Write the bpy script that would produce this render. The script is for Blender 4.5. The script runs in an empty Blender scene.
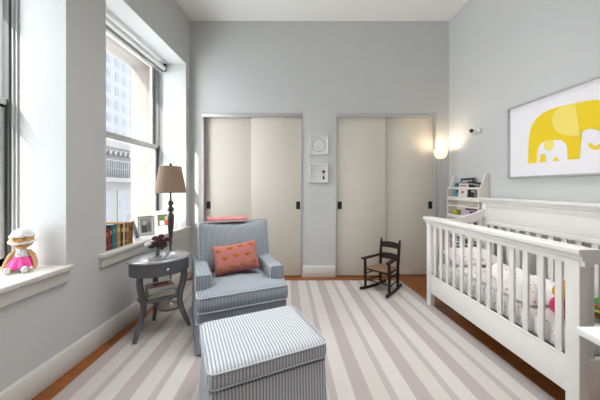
import bpy, bmesh, math, random
from mathutils import Vector, Matrix
random.seed(7)
SC = bpy.context.scene
COL = SC.collection

def lin(c):
    return c/12.92 if c <= 0.04045 else ((c+0.055)/1.055)**2.4
def rgb(r, g, b):
    return (lin(r/255), lin(g/255), lin(b/255), 1.0)

# ------------------------------------------------------------------ camera
cam_data = bpy.data.cameras.new('camera')
cam_data.sensor_fit = 'HORIZONTAL'
cam_data.sensor_width = 36.0
cam_data.lens = 16.2                      # 270 px focal length on a 600 px frame
cam_data.shift_x = -8/600
cam_data.shift_y = -13/600
cam_data.clip_start = 0.05
cam_data.clip_end = 300
cam = bpy.data.objects.new('camera', cam_data)
COL.objects.link(cam)
cam.location = (0, 0, 1.25)
cam.rotation_euler = (math.radians(90), 0, 0)
SC.camera = cam

# ------------------------------------------------------------------ world, sun, added fill lights, exposure
world = bpy.data.worlds.new('sky'); SC.world = world
world.use_nodes = True
wn = world.node_tree.nodes
bg = wn['Background']
bg.inputs[0].default_value = (0.965, 0.98, 1.0, 1)
bg.inputs[1].default_value = 2.75

sun_d = bpy.data.lights.new('sun', 'SUN')
sun_d.energy = 2.6
sun_d.angle = math.radians(0.6)
sun_d.color = (1.0, 0.95, 0.88)
sun = bpy.data.objects.new('sun', sun_d); COL.objects.link(sun)
sun.rotation_euler = Vector((1.0, 1.87, -1.42)).to_track_quat('-Z', 'Y').to_euler()

def area(name, loc, direction, sx, sy, energy, color=(1, 1, 1)):
    d = bpy.data.lights.new(name, 'AREA')
    d.shape = 'RECTANGLE'; d.size = sx; d.size_y = sy
    d.energy = energy; d.color = color
    o = bpy.data.objects.new(name, d); COL.objects.link(o)
    o.location = loc
    o.rotation_euler = Vector(direction).to_track_quat('-Z', 'Y').to_euler()
    return o
cl = area('top_fill', (0.15, 1.75, 3.5), (0.0, 0.0, -1), 2.4, 2.0, 13.0, (1.0, 0.985, 0.965))  # added downward fill for floor and furniture, not a known fixture
cl.data.spread = math.radians(95)
area('left_fill', (-1.60, 0.2, 1.55), (1, 0.2, -0.12), 1.1, 1.7, 3.0, (0.97, 0.985, 1.0))  # added side fill in front of solid wall, no window here
area('rear_fill', (0.2, -1.25, 1.9), (0.0, 1, 0.55), 3.0, 2.4, 4.5, (0.97, 0.985, 1.0))  # added fill tilted up at ceiling and upper walls, rear wall has no window

SC.view_settings.view_transform = 'Standard'
SC.view_settings.look = 'None'
SC.view_settings.gamma = 1.0
SC.view_settings.use_curve_mapping = False
SC.view_settings.exposure = 1.5

# ------------------------------------------------------------------ materials
def new_mat(name):
    m = bpy.data.materials.new(name); m.use_nodes = True
    nt = m.node_tree
    return m, nt, nt.nodes['Principled BSDF']

def mat(name, c, rough=0.5, metal=0.0, var=0.0, vscale=6.0, bump=0.0, bscale=60.0, spec=0.5, emit=None, estr=0.0, alpha=None):
    m, nt, p = new_mat(name)
    p.inputs['Roughness'].default_value = rough
    p.inputs['Metallic'].default_value = metal
    p.inputs['Specular IOR Level'].default_value = spec
    col = rgb(*c)
    p.inputs['Base Color'].default_value = col
    tc = nt.nodes.new('ShaderNodeTexCoord')
    if var > 0:
        n = nt.nodes.new('ShaderNodeTexNoise'); n.inputs['Scale'].default_value = vscale; n.inputs['Detail'].default_value = 4
        nt.links.new(tc.outputs['Object'], n.inputs['Vector'])
        mx = nt.nodes.new('ShaderNodeMix'); mx.data_type = 'RGBA'
        mx.inputs['A'].default_value = tuple(x*(1-var) for x in col[:3])+(1,)
        mx.inputs['B'].default_value = tuple(min(1, x*(1+var)) for x in col[:3])+(1,)
        nt.links.new(n.outputs['Fac'], mx.inputs['Factor'])
        nt.links.new(mx.outputs['Result'], p.inputs['Base Color'])
    if bump > 0:
        n2 = nt.nodes.new('ShaderNodeTexNoise'); n2.inputs['Scale'].default_value = bscale; n2.inputs['Detail'].default_value = 3
        nt.links.new(tc.outputs['Object'], n2.inputs['Vector'])
        b = nt.nodes.new('ShaderNodeBump'); b.inputs['Strength'].default_value = bump; b.inputs['Distance'].default_value = 0.01
        nt.links.new(n2.outputs['Fac'], b.inputs['Height'])
        nt.links.new(b.outputs['Normal'], p.inputs['Normal'])
    if emit:
        p.inputs['Emission Color'].default_value = rgb(*emit)
        p.inputs['Emission Strength'].default_value = estr
    return m

def math_node(nt, op, a, b=None, c=None):
    n = nt.nodes.new('ShaderNodeMath'); n.operation = op
    for i, v in enumerate((a, b, c)):
        if v is None: continue
        if isinstance(v, (int, float)): n.inputs[i].default_value = v
        else: nt.links.new(v, n.inputs[i])
    return n.outputs[0]

def mix_col(nt, fac, a, b):
    mx = nt.nodes.new('ShaderNodeMix'); mx.data_type = 'RGBA'
    for key, v in (('Factor', fac), ('A', a), ('B', b)):
        if isinstance(v, (int, float, tuple)): mx.inputs[key].default_value = v
        else: nt.links.new(v, mx.inputs[key])
    return mx.outputs['Result']

def ticking(name, light, dark, pitch, share=0.5):
    """narrow woven stripes: run along the depth on top, upright on the sides"""
    m, nt, p = new_mat(name)
    tc = nt.nodes.new('ShaderNodeTexCoord')
    s = nt.nodes.new('ShaderNodeSeparateXYZ'); nt.links.new(tc.outputs['Object'], s.inputs[0])
    nn = nt.nodes.new('ShaderNodeSeparateXYZ'); nt.links.new(tc.outputs['Normal'], nn.inputs[0])
    ax = math_node(nt, 'ABSOLUTE', nn.outputs[0])
    side = math_node(nt, 'GREATER_THAN', ax, 0.72)
    diff = math_node(nt, 'SUBTRACT', s.outputs[1], s.outputs[0])
    coord = math_node(nt, 'MULTIPLY_ADD', diff, side, s.outputs[0])
    nz = nt.nodes.new('ShaderNodeTexNoise'); nz.inputs['Scale'].default_value = 9
    nt.links.new(tc.outputs['Object'], nz.inputs['Vector'])
    wob = math_node(nt, 'MULTIPLY', nz.outputs['Fac'], pitch*0.5)
    t = math_node(nt, 'ADD', coord, wob)
    t = math_node(nt, 'MULTIPLY', t, 1.0/pitch)
    t = math_node(nt, 'FRACT', t)
    t = math_node(nt, 'PINGPONG', t, 0.5)
    mr = nt.nodes.new('ShaderNodeMapRange'); mr.interpolation_type = 'SMOOTHSTEP'
    nt.links.new(t, mr.inputs['Value'])
    mr.inputs['From Min'].default_value = 0.5*share-0.08; mr.inputs['From Max'].default_value = 0.5*share+0.08
    n2 = nt.nodes.new('ShaderNodeTexNoise'); n2.inputs['Scale'].default_value = 160; n2.inputs['Detail'].default_value = 2
    nt.links.new(tc.outputs['Object'], n2.inputs['Vector'])
    fleck = math_node(nt, 'MULTIPLY_ADD', n2.outputs['Fac'], 0.5, -0.25)
    f = math_node(nt, 'ADD', mr.outputs['Result'], fleck)
    f = math_node(nt, 'MINIMUM', math_node(nt, 'MAXIMUM', f, 0.0), 1.0)
    c = mix_col(nt, f, rgb(*dark), rgb(*light))
    nt.links.new(c, p.inputs['Base Color'])
    p.inputs['Roughness'].default_value = 0.9
    p.inputs['Specular IOR Level'].default_value = 0.15
    b = nt.nodes.new('ShaderNodeBump'); b.inputs['Strength'].default_value = 0.25; b.inputs['Distance'].default_value = 0.003
    nt.links.new(f, b.inputs['Height']); nt.links.new(b.outputs['Normal'], p.inputs['Normal'])
    return m

def floor_mat():
    m, nt, p = new_mat('oak_boards')
    tc = nt.nodes.new('ShaderNodeTexCoord')
    mp = nt.nodes.new('ShaderNodeMapping'); mp.inputs['Rotation'].default_value = (0, 0, math.radians(0))
    nt.links.new(tc.outputs['Object'], mp.inputs['Vector'])
    br = nt.nodes.new('ShaderNodeTexBrick')
    br.inputs['Color1'].default_value = rgb(130, 74, 28); br.inputs['Color2'].default_value = rgb(156, 90, 36)
    br.inputs['Mortar'].default_value = rgb(70, 38, 14)
    br.inputs['Scale'].default_value = 1.0; br.inputs['Mortar Size'].default_value = 0.0015
    br.inputs['Brick Width'].default_value = 0.9; br.inputs['Row Height'].default_value = 0.058
    br.offset = 0.37
    nt.links.new(mp.outputs['Vector'], br.inputs['Vector'])
    mp2 = nt.nodes.new('ShaderNodeMapping'); mp2.inputs['Scale'].default_value = (3, 60, 1)
    nt.links.new(tc.outputs['Object'], mp2.inputs['Vector'])
    n = nt.nodes.new('ShaderNodeTexNoise'); n.inputs['Scale'].default_value = 1.5; n.inputs['Detail'].default_value = 5
    nt.links.new(mp2.outputs['Vector'], n.inputs['Vector'])
    g = math_node(nt, 'MULTIPLY_ADD', n.outputs['Fac'], 0.5, -0.05)
    c = mix_col(nt, g, br.outputs['Color'], rgb(100, 54, 18))
    nt.links.new(c, p.inputs['Base Color'])
    p.inputs['Roughness'].default_value = 0.32
    return m

def rug_mat():
    m, nt, p = new_mat('striped_wool')
    uv = nt.nodes.new('ShaderNodeUVMap'); uv.uv_map = 'UVMap'
    s = nt.nodes.new('ShaderNodeSeparateXYZ'); nt.links.new(uv.outputs['UV'], s.inputs[0])
    u = math_node(nt, 'MULTIPLY', s.outputs[0], 2.98)
    t = math_node(nt, 'MODULO', u, 0.36)
    wide = math_node(nt, 'LESS_THAN', t, 0.104)
    th = math_node(nt, 'MULTIPLY', math_node(nt, 'GREATER_THAN', t, 0.208), math_node(nt, 'LESS_THAN', t, 0.256))
    # right of the thin band the ground is a touch whiter
    side = math_node(nt, 'GREATER_THAN', t, 0.23)
    ground = mix_col(nt, side, rgb(190, 186, 182), rgb(194, 191, 188))
    c = mix_col(nt, wide, ground, rgb(165, 156, 155))
    c = mix_col(nt, th, c, rgb(168, 162, 160))
    tc = nt.nodes.new('ShaderNodeTexCoord')
    n = nt.nodes.new('ShaderNodeTexNoise'); n.inputs['Scale'].default_value = 140; n.inputs['Detail'].default_value = 3
    nt.links.new(tc.outputs['Object'], n.inputs['Vector'])
    n1 = nt.nodes.new('ShaderNodeTexNoise'); n1.inputs['Scale'].default_value = 5
    nt.links.new(tc.outputs['Object'], n1.inputs['Vector'])
    f = math_node(nt, 'MULTIPLY', n.outputs['Fac'], 0.22)
    f = math_node(nt, 'MULTIPLY_ADD', n1.outputs['Fac'], 0.12, f)
    c = mix_col(nt, f, c, rgb(150, 134, 126))
    hs = nt.nodes.new('ShaderNodeBrightContrast'); hs.inputs['Bright'].default_value = 0.03
    nt.links.new(c, hs.inputs['Color'])
    nt.links.new(hs.outputs['Color'], p.inputs['Base Color'])
    p.inputs['Roughness'].default_value = 0.95; p.inputs['Specular IOR Level'].default_value = 0.1
    b = nt.nodes.new('ShaderNodeBump'); b.inputs['Strength'].default_value = 0.4; b.inputs['Distance'].default_value = 0.004
    nt.links.new(n.outputs['Fac'], b.inputs['Height']); nt.links.new(b.outputs['Normal'], p.inputs['Normal'])
    return m

def speck_mat(name, base, specks, scale=34.0, size=0.2, keep=0.5):
    """cloth printed with small scattered marks"""
    m, nt, p = new_mat(name)
    tc = nt.nodes.new('ShaderNodeTexCoord')
    v = nt.nodes.new('ShaderNodeTexVoronoi'); v.inputs['Scale'].default_value = scale
    nt.links.new(tc.outputs['Object'], v.inputs['Vector'])
    d = math_node(nt, 'LESS_THAN', v.outputs['Distance'], size)
    sep = nt.nodes.new('ShaderNodeSeparateColor'); nt.links.new(v.outputs['Color'], sep.inputs[0])
    k = math_node(nt, 'LESS_THAN', sep.outputs[0], keep)
    d = math_node(nt, 'MULTIPLY', d, k)
    r = nt.nodes.new('ShaderNodeValToRGB'); r.color_ramp.interpolation = 'CONSTANT'
    els = r.color_ramp.elements
    for i, c in enumerate(specks):
        if i < 2: e = els[i]; e.position = i/len(specks)
        else: e = els.new(i/len(specks))
        e.color = rgb(*c)
    nt.links.new(sep.outputs[1], r.inputs[0])
    c = mix_col(nt, d, rgb(*base), r.outputs['Color'])
    nt.links.new(c, p.inputs['Base Color'])
    p.inputs['Roughness'].default_value = 0.9; p.inputs['Specular IOR Level'].default_value = 0.1
    return m

def glass_mat(name, tint=(1, 1, 1), refl=0.06):
    m = bpy.data.materials.new(name); m.use_nodes = True
    nt = m.node_tree; nt.nodes.remove(nt.nodes['Principled BSDF'])
    out = nt.nodes['Material Output']
    t = nt.nodes.new('ShaderNodeBsdfTransparent'); t.inputs[0].default_value = tint+(1,)
    g = nt.nodes.new('ShaderNodeBsdfGlossy'); g.inputs['Roughness'].default_value = 0.02
    mx = nt.nodes.new('ShaderNodeMixShader'); mx.inputs[0].default_value = refl
    nt.links.new(t.outputs[0], mx.inputs[1]); nt.links.new(g.outputs[0], mx.inputs[2])
    nt.links.new(mx.outputs[0], out.inputs['Surface'])
    return m

M = {}
M['wall'] = mat('wall_paint', (203, 204, 203), 0.7, var=0.015, vscale=2, spec=0.25)
M['ceil'] = mat('ceiling_paint', (240, 240, 237), 0.8, spec=0.2)
M['trim'] = mat('white_trim_paint', (218, 215, 210), 0.4)
M['floor'] = floor_mat()
M['rug'] = rug_mat()
M['door'] = mat('closet_door_paint', (216, 210, 198), 0.45, var=0.012, vscale=1.5)
M['alu'] = mat('brushed_aluminium', (190, 190, 188), 0.4, 0.35)
M['dark'] = mat('dark_bronze', (42, 38, 36), 0.4, 0.3)
M['winframe'] = mat('window_aluminium', (190, 192, 190), 0.4)
M['windark'] = mat('window_gasket', (74, 78, 78), 0.5)
M['glass'] = glass_mat('window_glass', (0.97, 0.99, 1.0), 0.05)
M['stone'] = mat('cream_stone', (122, 113, 106), 0.8, var=0.06, vscale=5)
M['crib'] = mat('ivory_lacquer', (231, 229, 225), 0.35)
M['white'] = mat('white_lacquer', (236, 236, 234), 0.4)
M['tick'] = ticking('chair_ticking', (172, 179, 185), (112, 120, 129), 0.0105, 0.5)
M['tick2'] = ticking('ottoman_ticking', (200, 203, 206), (142, 147, 155), 0.0165, 0.46)
M['pipe'] = mat('blue_grey_piping', (176, 183, 190), 0.9, var=0.1, vscale=80)
M['foot'] = mat('dark_wood_feet', (40, 28, 22), 0.5)
M['pink'] = mat('pink_cotton', (180, 112, 106), 0.9, var=0.06, vscale=40, bump=0.3, bscale=90, spec=0.1)
M['mustard'] = mat('mustard_thread', (150, 98, 22), 0.9, var=0.2, vscale=90)
M['pinkknit'] = mat('pink_knit', (222, 150, 150), 0.95, var=0.1, vscale=60, bump=0.6, bscale=120, spec=0.1)
M['table'] = mat('charcoal_lacquer', (92, 93, 98), 0.2, spec=0.9)
M['tabletop'] = mat('charcoal_lacquer_painted_sheen', (128, 129, 134), 0.3, spec=0.9)  # charcoal lacquer lightened, part of the window reflection is in the colour
_p = M['tabletop'].node_tree.nodes['Principled BSDF']; _p.inputs['Coat Weight'].default_value = 1.0; _p.inputs['Coat Roughness'].default_value = 0.12; _p.inputs['Coat IOR'].default_value = 1.7
M['steel'] = mat('satin_steel', (150, 147, 142), 0.3, 0.9)
M['silver'] = mat('silver_frame', (188, 187, 184), 0.35, 0.3)
M['chrome'] = mat('polished_nickel', (196, 194, 190), 0.2, 1.0)
M['pewter'] = mat('pewter_grey', (104, 98, 96), 0.3, 0.85)
M['shade'] = mat('tan_linen', (154, 132, 114), 0.9, var=0.05, vscale=90, bump=0.2, bscale=150, spec=0.1)
M['brownchair'] = mat('dark_walnut', (40, 26, 21), 0.5, var=0.25, vscale=20, spec=0.25)
M['rush'] = mat('woven_rush', (128, 102, 78), 0.9, var=0.25, vscale=70, bump=0.6, bscale=100)
M['sheet'] = speck_mat('printed_sheet', (240, 238, 238), [(206, 110, 120), (120, 150, 180), (90, 90, 100), (214, 160, 120)], 36, 0.18, 0.7)
M['quilt'] = speck_mat('printed_quilt', (240, 236, 236), [(200, 120, 130), (90, 90, 96), (140, 160, 150), (205, 170, 150)], 30, 0.2, 0.7)
M['blk'] = mat('black_card', (30, 30, 33), 0.5)
M['paper'] = mat('page_paper', (232, 226, 212), 0.9)
M['leaf'] = mat('flower_leaf', (58, 88, 46), 0.6, var=0.2, vscale=60)
M['plum'] = mat('plum_petal', (66, 22, 48), 0.7, var=0.3, vscale=60)
M['petal'] = mat('white_petal', (238, 234, 236), 0.7)
M['clear'] = glass_mat('clear_glass', (0.93, 0.96, 0.97), 0.12)
M['torch'] = mat('frosted_lit_glass', (250, 240, 220), 0.6, emit=(255, 232, 200), estr=0.3)

def cmat(c, rough=0.6, name='printed_cover'):
    k = ('c', c, rough)
    if k not in M: M[k] = mat(name, c, rough, var=0.04, vscale=30)
    return M[k]

# ------------------------------------------------------------------ mesh builder
class MB:
    def __init__(self):
        self.bm = bmesh.new(); self.mi = 0
    def _tag(self, faces):
        for f in faces: f.material_index = self.mi
    def box(self, c, s, bev=0.0, rot=None, seg=2):
        r = bmesh.ops.create_cube(self.bm, size=1.0)
        vs = r['verts']
        Mx = Matrix.Translation(Vector(c)) @ (rot.to_4x4() if rot is not None else Matrix.Identity(4)) @ Matrix.Diagonal((s[0], s[1], s[2], 1))
        bmesh.ops.transform(self.bm, matrix=Mx, verts=vs)
        fs = set(f for v in vs for f in v.link_faces)
        self._tag(fs)
        if bev > 0:
            es = set(e for v in vs for e in v.link_edges)
            r2 = bmesh.ops.bevel(self.bm, geom=list(es), offset=min(bev, min(s)*0.45), segments=seg, affect='EDGES', profile=0.5)
            self._tag(r2['faces'])
        return self
    def ring_skin(self, rings, cap=True, closed=False):
        bm = self.bm
        vr = [[bm.verts.new(p) for p in ring] for ring in rings]
        n = len(vr[0]); fs = []
        m = len(vr)
        for i in range(m if closed else m-1):
            a, b = vr[i], vr[(i+1) % m]
            for j in range(n):
                k = (j+1) % n
                try: fs.append(bm.faces.new((a[j], a[k], b[k], b[j])))
                except ValueError: pass
        if cap and not closed:
            fs.append(bm.faces.new(list(reversed(vr[0])))); fs.append(bm.faces.new(vr[-1]))
        self._tag(fs)
        return self
    def tube(self, pts, r, n=10, closed=False, flat=1.0, up=None):
        pts = [Vector(p) for p in pts]
        m = len(pts)
        rad = r if isinstance(r, (list, tuple)) else [r]*m
        rings = []
        prev = None
        for i, p in enumerate(pts):
            if closed: t = pts[(i+1) % m]-pts[i-1]
            else: t = pts[min(i+1, m-1)]-pts[max(i-1, 0)]
            t.normalize()
            if prev is None:
                a = Vector(up) if up else (Vector((0, 0, 1)) if abs(t.z) < 0.9 else Vector((1, 0, 0)))
            else: a = prev
            a = (a-t*a.dot(t))
            if a.length < 1e-6: a = t.orthogonal()
            a.normalize(); prev = a
            b = t.cross(a)
            rr = rad[i]
            rings.append([p+a*(math.cos(2*math.pi*k/n)*rr)+b*(math.sin(2*math.pi*k/n)*rr*flat) for k in range(n)])
        return self.ring_skin(rings, True, closed)
    def cyl(self, p0, p1, r0, r1=None, n=16):
        return self.tube([p0, p1], [r0, r0 if r1 is None else r1], n)
    def lathe(self, prof, c=(0, 0, 0), n=28, sx=1.0, sy=1.0, rot=None, cap=True):
        c = Vector(c)
        rings = []
        for r, z in prof:
            ring = []
            for k in range(n):
                a = 2*math.pi*k/n
                v = Vector((math.cos(a)*r*sx, math.sin(a)*r*sy, z))
                if rot is not None: v = rot @ v
                ring.append(c+v)
            rings.append(ring)
        return self.ring_skin(rings, cap)
    def prism(self, poly, fn, d0, d1, cap=True):
        """poly: 2D outline; fn(u, v, d) -> 3D point"""
        a = [fn(u, v, d0) for u, v in poly]; b = [fn(u, v, d1) for u, v in poly]
        return self.ring_skin([a, b], cap)
    def rbox(self, c, h, r, n=10, crown=0.0, rot=None, warp=None):
        """soft cushion: rounded box with half sizes h, corner radius r, crowned on +-z"""
        bm = self.bm; c = Vector(c); seen = {}; fs = []
        hx, hy, hz = h
        def pt(p):
            P = Vector((p[0]*hx, p[1]*hy, p[2]*hz))
            q = Vector((max(-(hx-r), min(hx-r, P.x)), max(-(hy-r), min(hy-r, P.y)), max(-(hz-r), min(hz-r, P.z))))
            d = P-q
            if d.length > 1e-9: d = d.normalized()*r
            P = q+d
            if crown: P.z += crown*(1-p[0]**2)*(1-p[1]**2)*(p[2])
            if warp: P = warp(P, p)
            if rot is not None: P = rot @ P
            return c+P
        def vert(p):
            k = tuple(round(x, 4) for x in p)
            if k not in seen: seen[k] = bm.verts.new(pt(p))
            return seen[k]
        def g(i):     # finer near the edges so that the corners round
            t = i/n*2-1
            return math.copysign(1-(1-abs(t))**1.6, t) if abs(t) > 1e-9 else 0.0
        for ax in range(3):
            for s in (-1, 1):
                for i in range(n):
                    for j in range(n):
                        quad = []
                        for (di, dj) in ((0, 0), (1, 0), (1, 1), (0, 1)):
                            p = [0, 0, 0]; p[ax] = s
                            p[(ax+1) % 3] = g(i+di); p[(ax+2) % 3] = g(j+dj)
                            quad.append(vert(p))
                        if s < 0: quad.reverse()
                        try: fs.append(bm.faces.new(quad))
                        except ValueError: pass
        self._tag(fs)
        return self
    def ball(self, c, r, n=16, sc=(1, 1, 1), rot=None):
        prof = []
        for i in range(n//2+1):
            a = -math.pi/2+math.pi*i/(n//2)
            prof.append((max(1e-4, math.cos(a)*r), math.sin(a)*r*sc[2]))
        return self.lathe(prof, c, n, sc[0], sc[1], rot)
    def grid(self, fn, nu, nv, thick=0.0):
        bm = self.bm; fs = []
        V = [[bm.verts.new(fn(i/nu, j/nv)) for j in range(nv+1)] for i in range(nu+1)]
        for i in range(nu):
            for j in range(nv):
                fs.append(bm.faces.new((V[i][j], V[i+1][j], V[i+1][j+1], V[i][j+1])))
        self._tag(fs)
        if thick:
            bmesh.ops.recalc_face_normals(bm, faces=fs)
            bmesh.ops.solidify(bm, geom=fs, thickness=thick)
        return self
    def build(self, name, mats, parent=None, smooth=40):
        me = bpy.data.meshes.new(name)
        bmesh.ops.recalc_face_normals(self.bm, faces=self.bm.faces[:])
        self.bm.to_mesh(me); self.bm.free()
        for m in (mats if isinstance(mats, (list, tuple)) else [mats]): me.materials.append(m)
        if smooth:
            for p in me.polygons: p.use_smooth = True
            me.set_sharp_from_angle(angle=math.radians(smooth))
        o = bpy.data.objects.new(name, me); COL.objects.link(o)
        if parent is not None: o.parent = parent
        return o

def tag(o, label, cat, group=None, kind=None):
    o['label'] = label; o['category'] = cat
    if group: o['group'] = group
    if kind: o['kind'] = kind
    return o
def thing(name, label, cat, loc=(0, 0, 0), rz=0.0, group=None):
    o = bpy.data.objects.new(name, None); COL.objects.link(o)
    o.empty_display_size = 0.1
    o.location = loc; o.rotation_euler = (0, 0, rz)
    return tag(o, label, cat, group)
def struct(name, mb, m, label=None, parent=None, smooth=40):
    o = mb.build(name, m, parent, smooth)
    if parent is None: o['kind'] = 'structure'
    if label: o['label'] = label
    if parent is None: o['category'] = name.split('_')[0]
    return o
R = math.radians
def RX(a): return Matrix.Rotation(R(a), 3, 'X')
def RY(a): return Matrix.Rotation(R(a), 3, 'Y')
def RZ(a): return Matrix.Rotation(R(a), 3, 'Z')
def bxr(mb, x0, x1, y0, y1, z0, z1, bev=0.0):
    return mb.box(((x0+x1)/2, (y0+y1)/2, (z0+z1)/2), (x1-x0, y1-y0, z1-z0), bev)

# ------------------------------------------------------------------ room shell
XL, YB, ZC = -1.639, 3.75, 3.556
WX = -1.97                                  # inner face of the windows
def xr(y): return 2.153-0.052*y             # right wall runs slightly out of square
W1 = (0.86, 1.829); W2 = (2.19, 3.627)      # near and far window openings
ZS, ZH = 0.72, 2.906
Y0 = -1.3

mb = MB(); bxr(mb, -2.4, 2.6, Y0, 4.4, -0.12, 0.0)
struct('floor', mb, M['floor'], 'orange brown narrow oak boards')
mb = MB(); bxr(mb, -2.4, 2.6, Y0, 4.4, ZC, ZC+0.12)
struct('ceiling', mb, M['ceil'], 'plain white ceiling')
mb = MB()
bxr(mb, WX-0.06, XL, Y0, YB, 0, ZS-0.03)
bxr(mb, WX-0.06, XL, Y0, YB, ZH, ZC)
bxr(mb, WX-0.06, XL, Y0, W1[0], ZS-0.03, ZH)
bxr(mb, WX-0.06, XL, W1[1], W2[0], ZS-0.03, ZH)
bxr(mb, WX-0.06, XL, W2[1], YB, ZS-0.03, ZH)
struct('wall_left', mb, M['wall'], 'light grey wall with two deep window recesses', smooth=0)
mb = MB()                                    # masonry outside the windows
XO = -2.36
bxr(mb, XO, WX-0.06, Y0, YB+1.5, -0.1, ZS-0.04)
bxr(mb, XO, WX-0.06, Y0, YB+1.5, ZH-0.05, ZC+0.5)
bxr(mb, XO, WX-0.06, Y0, W1[0], ZS-0.04, ZH-0.05)
bxr(mb, XO, WX-0.06, W1[1], W2[0], ZS-0.04, ZH-0.05)
bxr(mb, XO, WX-0.06, W2[1]-0.03, YB+1.5, ZS-0.04, ZH-0.05)
struct('wall_outside', mb, M['stone'], 'cream stone window reveal outside', smooth=0)

# closets in the back wall
C1 = (-1.458, -0.083); C2 = (0.389, 1.778); ZD = 2.272
mb = MB()
YT = 4.35
bxr(mb, WX-0.06, C1[0], YB, YT, 0, ZC)
bxr(mb, C1[1], C2[0], YB, YT, 0, ZC)
bxr(mb, C2[1], 2.3, YB, YT, 0, ZC)
bxr(mb, C1[0], C1[1], YB, YT, ZD, ZC)
bxr(mb, C2[0], C2[1], YB, YT, ZD, ZC)
struct('wall_back', mb, M['wall'], 'pale grey wall with two closet openings', smooth=0)
mb = MB()
mb.prism([(xr(Y0), Y0), (xr(YB), YB), (2.5, YB), (2.5, Y0)], lambda u, v, d: Vector((u, v, d)), 0, ZC)
struct('wall_right', mb, M['wall'], 'pale grey wall behind the crib', smooth=0)

mb = MB(); bxr(mb, -2.4, 2.6, Y0-0.1, Y0, 0, ZC)
struct('wall_rear', mb, M['wall'], 'plain wall behind the camera')

def baseboard(name, mb): return struct(name, mb, M['trim'], 'tall white baseboard')
mb = MB(); bxr(mb, XL, XL+0.016, Y0, YB, 0, 0.15, 0.004); bxr(mb, XL, XL+0.010, Y0, YB, 0.145, 0.16, 0.003)
baseboard('baseboard_left', mb)
mb = MB()
for a, b in ((XL+0.017, C1[0]-0.005), (C1[1]+0.012, C2[0]-0.012), (C2[1]+0.02, xr(YB)-0.02)):
    bxr(mb, a, b, YB-0.016, YB, 0, 0.15, 0.004); bxr(mb, a, b, YB-0.010, YB, 0.145, 0.16, 0.003)
baseboard('baseboard_back', mb)
mb = MB()
mb.prism([(xr(Y0), Y0), (xr(YB), YB), (xr(YB)-0.016, YB), (xr(Y0)-0.016, Y0)], lambda u, v, d: Vector((u, v, d)), 0, 0.15)
baseboard('baseboard_right', mb)

# closet tracks and sliding doors
n_door = 0
for ci, (a, b) in enumerate((C1, C2)):
    mb = MB()
    bxr(mb, a-0.006, b+0.006, YB-0.018, YB+0.10, ZD-0.05, ZD, 0.003)
    bxr(mb, a-0.006, a+0.012, YB-0.008, YB+0.10, 0, ZD-0.05, 0.002)
    bxr(mb, b-0.012, b+0.006, YB-0.008, YB+0.10, 0, ZD-0.05, 0.002)
    struct('trim_%d' % (ci+1), mb, M['alu'], 'brushed aluminium sliding door track around closet')
    mb = MB(); bxr(mb, a, b, YB+0.115, YB+0.13, 0, ZD)
    struct('trim_%d' % (ci+3), mb, M['door'], 'closet lining')
    mid = (a+b)/2
    # the panel at the front of the track overlaps the other one
    if ci == 0: pan = ((a+0.012, mid+0.03, YB+0.062, 'l'), (mid-0.02, b-0.012, YB+0.022, 'r'))
    else: pan = ((a+0.012, mid+0.0, YB+0.022, 'l'), (mid-0.03, b-0.012, YB+0.062, 'r'))
    for (x0, x1, y, side) in pan:
        n_door += 1
        mb = MB(); bxr(mb, x0, x1, y, y+0.034, 0.012, ZD-0.03, 0.003)
        where = ('left' if side == 'l' else 'right')+' sliding panel of the '+('left' if ci == 0 else 'right')+' closet'
        d = struct('door_%d' % n_door, mb, M['door'], 'cream '+where)
        hx = x0+0.042 if side == 'l' else x1-0.042
        mb = MB()
        zc = 0.995
        for (dx, dz, w, h) in ((-0.024, 0, 0.008, 0.105), (0.024, 0, 0.008, 0.105), (0, 0.0485, 0.056, 0.008), (0, -0.0485, 0.056, 0.008)):
            mb.box((hx+dx, y-0.002, zc+dz), (w, 0.008, h), 0.002)
        mb.box((hx, y+0.0005, zc), (0.046, 0.003, 0.095))
        struct('recessed_pull', mb, M['dark'], 'dark bronze recessed pull', d)

# ------------------------------------------------------------------ windows
def window(name, y0, y1, zmid, label):
    mb = MB(); x1, x0 = WX, WX-0.13
    t = 0.028
    bxr(mb, x0, x1, y0, y0+t, ZS, ZH, 0.003); bxr(mb, x0, x1, y1-t, y1, ZS, ZH, 0.003)
    bxr(mb, x0, x1, y0, y1, ZH-0.03, ZH, 0.003); bxr(mb, x0, x1, y0, y1, ZS-0.03, ZS+0.012, 0.003)
    bxr(mb, x1-0.004, x1+0.012, y1-0.014, y1, ZS, ZH-0.1, 0.002)
    w = struct(name, mb, M['winframe'], label)
    mb = MB()
    bxr(mb, x1-0.05, x1-0.012, y0+t, y0+t+0.014, ZS+0.012, ZH-0.03); bxr(mb, x1-0.05, x1-0.012, y1-t-0.014, y1-t, ZS+0.012, ZH-0.03)
    struct('jamb_track', mb, M['windark'], 'dark grey jamb track', w)
    ya, yb = y0+t+0.014, y1-t-0.014
    for nm, za, zb, xa, st in (('upper_sash', zmid-0.02, ZH-0.03, x0+0.02, 0.035), ('lower_sash', ZS+0.012, zmid+0.022, x0+0.062, 0.04)):
        mb = MB()
        bxr(mb, xa, xa+0.032, ya, ya+st, za, zb, 0.003); bxr(mb, xa, xa+0.032, yb-st, yb, za, zb, 0.003)
        bxr(mb, xa, xa+0.032, ya, yb, za, za+0.05, 0.003); bxr(mb, xa, xa+0.032, ya, yb, zb-0.05, zb, 0.003)
        if nm == 'lower_sash': bxr(mb, xa, xa+0.046, ya-0.01, yb+0.01, zb-0.03, zb+0.012, 0.003)
        s = struct(nm, mb, M['winframe'], None, w)
        mb = MB(); bxr(mb, xa+0.014, xa+0.018, ya+st-0.008, yb-st+0.008, za+0.034, zb-0.034)
        struct('glass_pane', mb, M['glass'], None, s)
    return w
window('window_1', W1[0], W1[1], 1.80, 'grey framed sash window at the left edge')
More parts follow.
